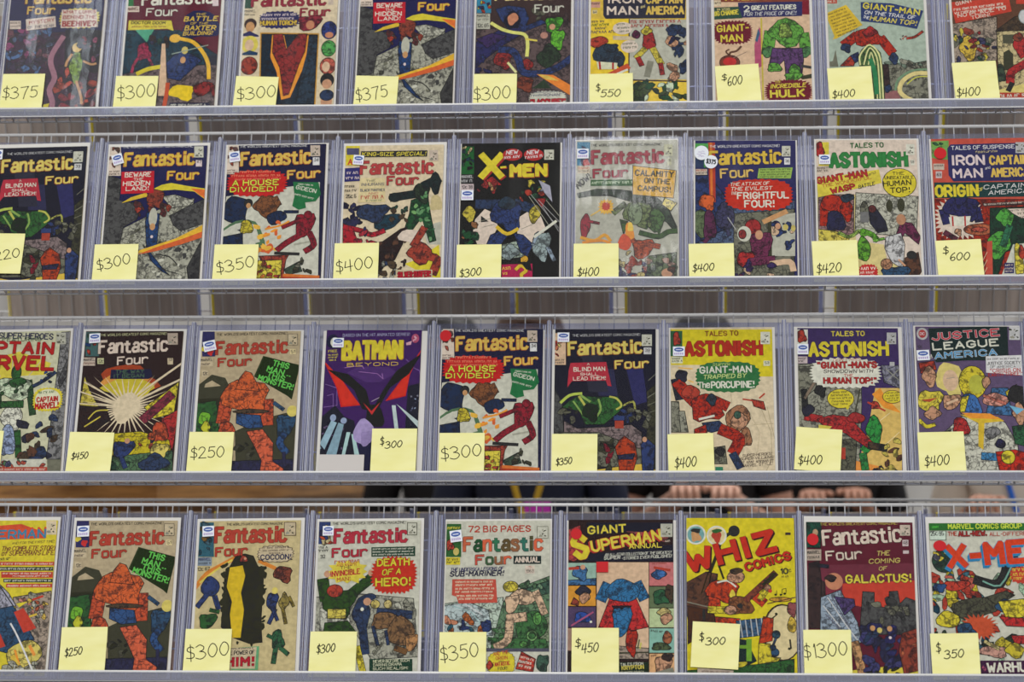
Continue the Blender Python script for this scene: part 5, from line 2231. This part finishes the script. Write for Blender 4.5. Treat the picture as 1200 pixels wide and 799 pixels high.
PLACE = {
(1,0):(-1.0929,-0.0039,0.0000,0.0093),(1,1):(-0.8792,-0.0045,-0.0000,0.0046),(1,2):(-0.6673,-0.0067,0.0000,-0.0127),(1,3):(-0.4587,0.0031,0.0000,-0.0017),(1,4):(-0.2502,-0.0004,0.0000,-0.0032),(1,5):(-0.0460,-0.0003,0.0000,-0.0008),(1,6):(0.1721,-0.0043,-0.0000,0.0012),(1,7):(0.3728,-0.0048,-0.0000,0.0025),(1,8):(0.5899,-0.0008,0.0000,0.0006),(2,0):(-1.0896,-0.0186,0.0133,0.0005),(2,1):(-0.8804,-0.0093,0.0070,0.0095),(2,2):(-0.6716,-0.0117,-0.0034,0.0130),(2,3):(-0.4663,-0.0068,-0.0029,0.0097),(2,4):(-0.2651,-0.0031,-0.0135,-0.0107),(2,5):(-0.0655,-0.0024,0.0067,-0.0068),(2,6):(0.1354,0.0081,-0.0080,-0.0045),(2,7):(0.3435,0.0043,-0.0047,0.0031),(2,8):(0.5415,-0.0051,-0.0097,0.0001),(3,0):(-1.1057,-0.0204,0.0019,0.0007),(3,1):(-0.9141,0.0021,0.0005,0.0139),(3,2):(-0.7101,-0.0010,-0.0123,0.0142),(3,3):(-0.4980,0.0057,-0.0198,0.0059),(3,4):(-0.2951,0.0015,-0.0178,-0.0065),(3,5):(-0.1029,0.0020,-0.0153,0.0154),(3,6):(0.0950,-0.0023,-0.0055,0.0086),(3,7):(0.3053,0.0071,-0.0054,0.0197),(3,8):(0.5049,0.0053,-0.0006,0.0000),(4,0):(-1.0976,-0.0060,0.0033,0.0001),(4,1):(-0.8969,-0.0012,0.0007,0.0121),(4,2):(-0.6862,-0.0123,-0.0036,0.0122),(4,3):(-0.4871,-0.0105,-0.0047,0.0028),(4,4):(-0.2749,-0.0075,-0.0074,-0.0095),(4,5):(-0.0736,-0.0031,-0.0155,0.0085),(4,6):(0.1199,0.0008,-0.0288,-0.0071),(4,7):(0.3135,0.0040,0.0113,0.0143),(4,8):(0.5122,-0.0055,0.0092,-0.0000),}
STICKERS = {(2, 0): [('o', -729, 2478, 189, 191, 0)], (2, 1): [('o', -704, 2357, 185, 202, 18)], (2, 2): [('o', -730, 2392, 184, 197, 8)], (2, 3): [('o', -626, 2304, 182, 182, -6)], (2, 4): [('o', -739, 1611, 211, 189, 0)], (2, 5): [('o', -758, 2387, 203, 188, 0)], (2, 6): [('w', -753, 2374, 247, 274, 0), ('v', -589, 2201, 228, 252, -8)], (2, 7): [('o', -724, 2232, 188, 180, 0)], (2, 8): [('d', -718, 2337, 212, 215, 0)], (3, 1): [('o', -679, 2472, 192, 175, 4)], (3, 2): [('o', -705, 2323, 211, 189, 14)], (3, 3): [('o', -626, 2370, 190, 174, 0), ('c', -458, 161, 759, 362, 0)], (3, 4): [('d', -806, 2492, 195, 208, 0)], (3, 5): [('o', -717, 2455, 200, 173, 0)], (3, 6): [('o', -729, 2193, 199, 172, 0)], (3, 7): [('o', -765, 2216, 185, 186, 0)], (3, 8): [('o', -748, 2101, 209, 185, 3)], (4, 1): [('o', -718, 2410, 202, 188, 3)], (4, 2): [('o', -697, 2420, 193, 181, 3)], (4, 3): [('o', -690, 2428, 182, 166, 0)], (4, 4): [('o', -699, 2336, 194, 198, 8)], (4, 5): [('d', -739, 2372, 179, 186, 0), ('q', -311, 1807, 193, 179, 0)], (4, 7): [('d', -767, 2279, 184, 199, 0)], (4, 8): [('d', -684, 2180, 210, 177, 0)]}
NOTES = {(1, 0): ('$375', 'A', [-854, 750, -97, 744, -827, 240, -189, 266, 242]), (1, 1): ('$300', 'A', [-947, 688, -180, 675, -896, 199, -205, 266, 272]), (1, 2): ('$300', 'A', [-907, 664, -139, 628, -873, 165, -170, 233, 247]), (1, 3): ('$375', 'A', [-865, 638, -126, 614, -835, 109, -268, 208, 255]), (1, 4): ('$300', 'A', [-858, 646, -119, 643, -850, 104, -189, 155, 263]), (1, 5): ('$550', 'B', [-866, 621, -110, 633, -671, 153, -324, 163, 155, -750, 265, -672, 279, 143]), (1, 6): ('$600', 'B', [-846, 752, -102, 793, -631, 350, -370, 390, 184, -733, 455, -642, 468, 125]), (1, 7): ('$400', 'B', [-901, 685, -153, 722, -828, 76, -435, 119, 154]), (1, 8): ('$400', 'B', [-913, 764, -171, 801, -859, 77, -452, 119, 177]), (2, 0): ('$220', 'A', [-873, 966, -47, 934, -742, 399, -164, 493, 184]), (2, 1): ('$300', 'A', [-982, 730, -227, 728, -900, 219, -321, 362, 212]), (2, 2): ('$350', 'A', [-988, 718, -238, 707, -921, 155, -267, 287, 226]), (2, 3): ('$400', 'A', [-975, 720, -232, 721, -925, 149, -289, 248, 233]), (2, 4): ('$300', 'B', [-894, 676, -140, 676, -835, 51, -465, 101, 152]), (2, 5): ('$400', 'B', [-901, 680, -145, 680, -838, 56, -475, 81, 163]), (2, 6): ('$400', 'B', [-973, 653, -217, 668, -907, 123, -543, 159, 144]), (2, 7): ('$420', 'B', [-979, 692, -205, 714, -912, 79, -494, 124, 179]), (2, 8): ('$600', 'B', [-886, 693, -110, 719, -665, 319, -329, 332, 150, -771, 436, -674, 449, 136]), (3, 0): ('-', 'A', [-920, 803, -130, 779, -776, 280, -250, 304, 176]), (3, 1): ('$450', 'B', [-951, 755, -188, 741, -888, 244, -605, 272, 126]), (3, 2): ('$250', 'A', [-944, 754, -183, 748, -897, 262, -318, 295, 209]), (3, 3): ('$300', 'B', [33, 806, 803, 809, 267, 447, 551, 476, 125, 183, 498, 248, 512, 146]), (3, 4): ('$300', 'A', [-852, 724, -98, 727, -810, 228, -120, 317, 229]), (3, 5): ('$350', 'B', [-884, 703, -128, 703, -811, 134, -542, 169, 124]), (3, 6): ('$400', 'B', [-933, 697, -149, 718, -816, 86, -453, 128, 186]), (3, 7): ('$400', 'B', [-896, 821, -134, 767, -885, 136, -489, 156, 165]), (3, 8): ('$400', 'B', [-899, 717, -131, 737, -802, 103, -391, 152, 185]), (4, 1): ('$250', 'B', [-929, 760, -172, 769, -839, 253, -552, 304, 138]), (4, 2): ('$300', 'A', [-975, 750, -212, 743, -933, 208, -224, 302, 246]), (4, 3): ('$300', 'B', [-914, 712, -166, 706, -805, 338, -502, 371, 144]), (4, 4): ('$350', 'A', [-930, 706, -194, 706, -901, 203, -273, 296, 251]), (4, 5): ('$450', 'B', [-802, 779, -36, 780, -644, 356, -371, 381, 161, -748, 444, -655, 458, 143]), (4, 6): ('$300', 'B', [-785, 893, -27, 850, -583, 495, -270, 507, 128, -685, 554, -610, 565, 143]), (4, 7): ('$1300', 'A', [-955, 754, -219, 760, -955, 263, -244, 339, 242]), (4, 8): ('$350', 'B', [-916, 707, -133, 716, -708, 287, -397, 315, 142, -831, 385, -756, 399, 156])}

SHORT = {
(1,0):'dark purple rocky comic',(1,1):'maroon comic with blue bubble',(1,2):'cream comic bordered by small ovals',(1,3):'top-row navy comic with grey rocks',(1,4):'brown comic with blue swirl',
(1,5):'yellow and grey panelled comic',(1,6):'cream comic with maroon bursts',(1,7):'pale grey comic with green swirl',(1,8):'comic with red banner over tan house',
(2,0):'second-row comic with red banner and green mass',(2,1):'second-row navy comic with grey rocks',(2,2):'second-row comic with red burst and cream panel',(2,3):'cream comic with green and black shapes',(2,4):'black comic with large yellow X',
(2,5):'grey comic with yellow caption box',(2,6):'navy comic with big red bubble',(2,7):'cream comic with large green title',(2,8):'red comic with dark title panel',
(3,0):'cream comic with big red slanted title',(3,1):'dark comic with white ray burst',(3,2):'third-row tan comic with green sign',(3,3):'purple comic with red and black wedges',(3,4):'third-row comic with red burst and red dot',
(3,5):'third-row comic with red banner and green mass',(3,6):'yellow-topped comic with red title',(3,7):'purple comic with yellow title',(3,8):'lilac comic with yellow beam',
(4,0):'yellow comic with blue rocket',(4,1):'bottom-row tan comic with green sign',(4,2):'tan comic with black and yellow column',(4,3):'comic with green bulk and red starburst',(4,4):'pale comic with multicoloured title',
(4,5):'black-topped comic of small framed panels',(4,6):'bright yellow comic with slanted red title',(4,7):'maroon comic with city skyline',(4,8):'white-bordered comic with red letters on blue'}
POS = {(1,0):'top row, far left',(1,8):'top row, far right',(2,0):'far left of its row',(3,0):'far left of its row',(4,0):'bottom left corner'}
LABEL = {}
for k_, v_ in SHORT.items():
    w_ = 'bagged ' + v_
    if len(w_.split()) < 10: w_ += ', ' + POS.get(k_, ('top', 'second', 'third', 'bottom')[k_[0]-1] + ' shelf')
    LABEL[k_] = w_

cover_mesh = {k: draw_cover(k) for k in COVERS}
def cover_for(k): return cover_mesh[SAME.get(k, k)]

def sheet(x0, x1, z0, z1, y, nx, nz, fn=None):
    b = MB(); idx = {}
    for j in range(nz+1):
        for i in range(nx+1):
            x = x0 + (x1-x0)*i/nx; z = z0 + (z1-z0)*j/nz
            b.v.append((x, y + (fn(x, z) if fn else 0), z))
    for j in range(nz):
        for i in range(nx):
            a = j*(nx+1)+i; b.f.append((a, a+1, a+nx+2, a+nx+1)); b.mi.append(0)
    return b

def sleeve_mesh(hw, h, seed):
    ph = random.Random(seed).uniform(0, 6)
    b = sheet(-hw, hw, -0.008, h + 0.004, -0.0056, 12, 16, lambda x, z: 0.0005*math.sin(x*70+ph) + 0.0005*math.sin(z*45+ph*2))
    n = len(b.v)
    for sx in (-hw, hw):                    # the sleeve folds round the side of the board
        k = len(b.v); b.v += [(sx, -0.0058, -0.008), (sx, 0.0013, -0.008), (sx, 0.0013, h+0.004), (sx, -0.0058, h+0.004)]
        b.f.append((k, k+1, k+2, k+3)); b.mi.append(0)
    k = len(b.v); b.v += [(-hw, 0.0013, -0.008), (hw, 0.0013, -0.008), (hw, 0.0013, h+0.004), (-hw, 0.0013, h+0.004)]
    b.f.append((k, k+3, k+2, k+1)); b.mi.append(0)
    return b

def sticker(parent, spec):
    kind, cx, cy, w_, h_, rot = spec
    cx, cy, w_, h_ = cx*1e-4, cy*1e-4, w_*1e-4, h_*1e-4
    rr = math.radians(rot)
    def loc(x, z): return (cx + x*math.cos(rr) - z*math.sin(rr), cy + x*math.sin(rr) + z*math.cos(rr))
    b = MB()
    def poly(pts, y, mi):
        n = len(b.v); q = [loc(*p) for p in pts]
        b.v += [(p[0], y, p[1]) for p in q]; b.f.append(tuple(range(n, n+len(q)))); b.mi.append(mi)
    def slab(pts, mi):
        n = len(b.v); q = [loc(*p) for p in pts]; k = len(q)
        b.v += [(p[0], -0.0069, p[1]) for p in q] + [(p[0], -0.0066, p[1]) for p in q]
        b.f.append(tuple(range(n, n+k))); b.mi.append(mi)
        for j in range(k): b.f.append((n+j, n+k+j, n+k+(j+1) % k, n+(j+1) % k)); b.mi.append(mi)
    def ring(rx, ry, ox=0, oz=0, n=24): return [(ox + rx*math.cos(2*math.pi*j/n), oz + ry*math.sin(2*math.pi*j/n)) for j in range(n)]
    def ink(text, x0, z0, x1, h, wt, mi, y=-0.0072):
        ls, pw = layout(text, (x0, z0), (x1, z0), h, wt, HG if mi == 3 else G, 0, mi == 3)
        for lt in ls:
            if lt:
                for pl in lt:
                    for q in ribbon(pl, pw): poly(q, y, mi)
    rect = [(-w_/2, -h_/2), (w_/2, -h_/2), (w_/2, h_/2), (-w_/2, h_/2)]
    if kind == 'o':
        slab(rect, 0); poly(ring(w_*0.40, h_*0.22, 0, h_*0.17), -0.0070, 1)
        rn = random.Random(int(cx*1e5))
        for k in range(5): poly([(w_*(-0.40+0.165*k), -h_*0.36), (w_*(-0.29+0.165*k), -h_*0.36), (w_*(-0.29+0.165*k), -h_*rn.uniform(.12, .2)), (w_*(-0.40+0.165*k), -h_*.16)], -0.0070, 2)
        poly([(-w_*0.25, h_*0.13), (w_*0.25, h_*0.13), (w_*0.25, h_*0.2), (-w_*0.25, h_*0.2)], -0.0071, 0)
        lab = 'white sticker with a blue oval'
    elif kind in 'wv':
        slab(ring(w_/2, h_/2), 0); lab = 'round white price sticker'
        if kind == 'v': ink('$375', -w_*0.36, -h_*0.16, w_*0.36, h_*0.36, 1.6, 3)
        else:
            rn = random.Random(4)                      # faint pen scrawl, too small to read
            for z0, x0, x1 in ((.08, -.22, .2), (-.08, -.3, .26), (-.24, -.2, .18)):
                pl = [(w_*(x0 + (x1-x0)*j/9), h_*(z0 + rn.uniform(-.05, .05))) for j in range(10)]
                for q in ribbon(pl, w_*0.03): poly(q, -0.0072, 2)
    elif kind == 'd': slab(ring(w_/2, h_/2), 4); lab = 'round red sticker'
    elif kind == 'q': slab(rect, 4); lab = 'square red sticker'
    else: slab(rect, 5); lab = 'blank pale grey card'
    link('blank_card' if kind == 'c' else 'sticker', b.mesh('sticker', [M['sticker'], M['blue'], M['paleblue'], M['ink'], M['red'], M['card']]), parent, label=lab)

def note(key):
    price, style, e = NOTES[key]
    e = [v*1e-4 for v in e]
    S = 0.0762
    ang = math.atan2(e[3]-e[1], e[2]-e[0])
    rnd = random.Random(key[0]*17 + key[1])
    lift = rnd.uniform(0.001, 0.003)
    nx, nz = 4, 8
    HN = min(S, e[1] + 0.0065)
    b = MB()
    def curl(z): t = -z/S; return -lift*t**2.2 - 0.0003
    for side in (0, 1):
        for j in range(nz+1):
            for i in range(nx+1):
                z = -HN*j/nz; b.v.append((S*i/nx, curl(z) + side*0.0003, z))
    q = (nx+1)*(nz+1)
    for j in range(nz):
        for i in range(nx):
            a = j*(nx+1)+i
            b.f.append((a, a+nx+1, a+nx+2, a+1)); b.mi.append(0)
            b.f.append((q+a, q+a+1, q+a+nx+2, q+a+nx+1)); b.mi.append(0)
    edge = [i for i in range(nx+1)] + [j*(nx+1)+nx for j in range(1, nz+1)] + [nz*(nx+1)+i for i in range(nx-1, -1, -1)] + [j*(nx+1) for j in range(nz-1, 0, -1)]
    for k in range(len(edge)):
        a, c = edge[k], edge[(k+1) % len(edge)]
        b.f.append((a, c, q+c, q+a)); b.mi.append(0)
    ca, sa = math.cos(-ang), math.sin(-ang)
    def tol(x, z):
        x -= e[0]; z -= e[1]; return (x*ca - z*sa, x*sa + z*ca)
    w_ = 1.4 if style == 'A' else 1.5
    def write(txt, p0, p1, h):
        h2 = h
        ls, pw = layout(txt, p0, p1, h2, 0.8, HG, 0.0 if style == 'A' else 0.16, True)
        for lt in ls:
            if lt is None: continue
            for pl in lt:
                for r in ribbon(pl, 0.001*w_, 0.5):
                    r = [(min(max(p[0], 0.0005), S-0.0005), min(max(p[1], -HN+0.0005), -0.0005)) for p in r]
                    n = len(b.v); b.v += [(p[0], curl(p[1]) - 0.00025, p[1]) for p in r]
                    b.f.append(tuple(range(n, n+len(r)))); b.mi.append(1)
    if len(e) > 9:
        write(price[1:], tol(e[4], e[5]), tol(e[6], e[7]), e[8]); write('$', tol(e[9], e[10]), tol(e[11], e[12]), e[13])
    elif price != '-': write(price, tol(e[4], e[5]), tol(e[6], e[7]), e[8])
    me = b.mesh('price_note', [M['note'], M['ink']])
    x, ro, hs, ws = PLACE[key]
    o = link('price_note', me)
    F = Matrix.Translation((x, ROWY[key[0]], ROWZ[key[0]])) @ Matrix.Rotation(-LEAN, 4, 'X') @ Matrix.Rotation(ro, 4, 'Y')
    o.matrix_world = F @ Matrix.Translation((e[0], -0.0072, e[1])) @ Matrix.Rotation(-ang, 4, 'Y')
    tag(o, ('yellow sticky note marked %s on the %s' % (price, SHORT[key])) if price != '-' else 'yellow sticky note without visible price on ' + SHORT[key], 'sticky note', 'price notes on the comics')

def comic(key):
    x, ro, hs, ws = PLACE[key]
    bare = key == (4, 6)
    root = empty('comic_book', (0, 0, 0), LABEL[key], 'comic book', 'bagged comics on the front of the rack')
    lean(root, (x, ROWY[key[0]], ROWZ[key[0]]), ro)
    hw = W/2*(1+ws); h = H*(1+hs)
    if not bare:
        b = MB(); b.box(-hw, hw, 0, 0.0008, -0.008, h)
        link('backing_board', b.mesh('backing_board', [M['board']]), root, label='white backing board')
    l, r, t = (float(q)*1e-3 for q in COVERS[SAME.get(key, key)].split('\n')[0].split()[:3])
    b = MB(); b.box(-W/2+l, W/2-r, -0.0030, -0.0001, -0.006, H-t-0.0004)
    link('pages', b.mesh('pages', [M['pages']]), root)
    c = link('cover', cover_for(key), root, label='printed front cover')
    link('sleeve', sleeve_mesh(hw + 0.0006, h, key[0]*9+key[1]).mesh('sleeve', [M['crinkled' if key in ((1, 0), (2, 5)) else 'film']], True), root, label='clear plastic sleeve')
    for s in STICKERS.get(key, []): sticker(root, s)

def pocket(key, xl, xr):
    """clear holder behind one comic: a back sheet, a foot and a welded seam at each side"""
    x, ro, hs, ws = PLACE[key]
    root = empty('clear_pocket', (0, 0, 0), 'clear plastic pocket holding the ' + SHORT[key], 'plastic pocket', 'clear pockets on the wire shelves')
    lean(root, (x, ROWY[key[0]], ROWZ[key[0]]))
    b = MB(); b.box(xl, xr, 0.0062, 0.0069, -0.008, H + 0.010)
    link('back_sheet', b.mesh('back_sheet', [M['pocket']]), root)
    for s, xe in ((-1, xl), (1, xr)):
        b = MB()
        def rib(o0, o1, y0, y1, top, mi):
            p, q = xe - s*o0, xe - s*o1
            b.box(min(p, q), max(p, q), y0, y1, -0.008, top, mi)
        rib(0.0, 0.0007, -0.004, 0.0062, H + 0.012, 1)
        rib(0.0007, 0.0030, -0.001, 0.0062, H + 0.012, 0)
        rib(0.0052, 0.0060, 0.002, 0.0062, H + 0.006, 1)
        rib(0.0075, 0.0105, 0.003, 0.0062, H + 0.006, 0)
        link('side_seam', b.mesh('side_seam', [M['seam'], M['bright']]), root)

for r in (1, 2, 3, 4):
    xs = [PLACE[(r, i)][0] for i in range(9)]
    for i in range(9):
        lx = (xs[i-1]-xs[i])/2 + 0.0006 if i else -0.1
        rx = (xs[i+1]-xs[i])/2 - 0.0006 if i < 8 else 0.1
        comic((r, i)); pocket((r, i), lx, rx)
        if (r, i) in NOTES: note((r, i))

# ------------------------------------------------------------------ far side of the rack: backs of more comics
pm = MB(); pm.box(-0.0900, 0.0900, -0.004, 0.0008, -0.008, 0.262)
bm_ = pm.mesh('back_cover', [M['back']])
em = MB(); em.box(0.0903, 0.0955, -0.004, 0.0006, -0.007, 0.262)
em_ = em.mesh('page_edge', [M['edge']])
sm = MB(); sm.box(-0.0985, -0.0905, -0.003, 0.0015, -0.008, 0.27)
sm_ = sm.mesh('sleeve', [M['seam']])
proto = None
for r in (1, 2, 3, 4):
    for k in range(11):
        xx = -1.26 + 0.2065*k + 0.03
        if xx > 0.80: continue
        root = empty('comic_book', (0, 0, 0), 'bagged comic seen from behind on the far side of the rack', 'comic book', 'comics on the far side of the rack')
        lean(root, (xx + 0.005*math.sin(k*3.1+r), 2*YC - ROWY[r], ROWZ[r]), 0, True)
        link('back_cover', bm_, root); link('page_edge', em_, root, label='yellow edge strip'); link('sleeve', sm_, root)
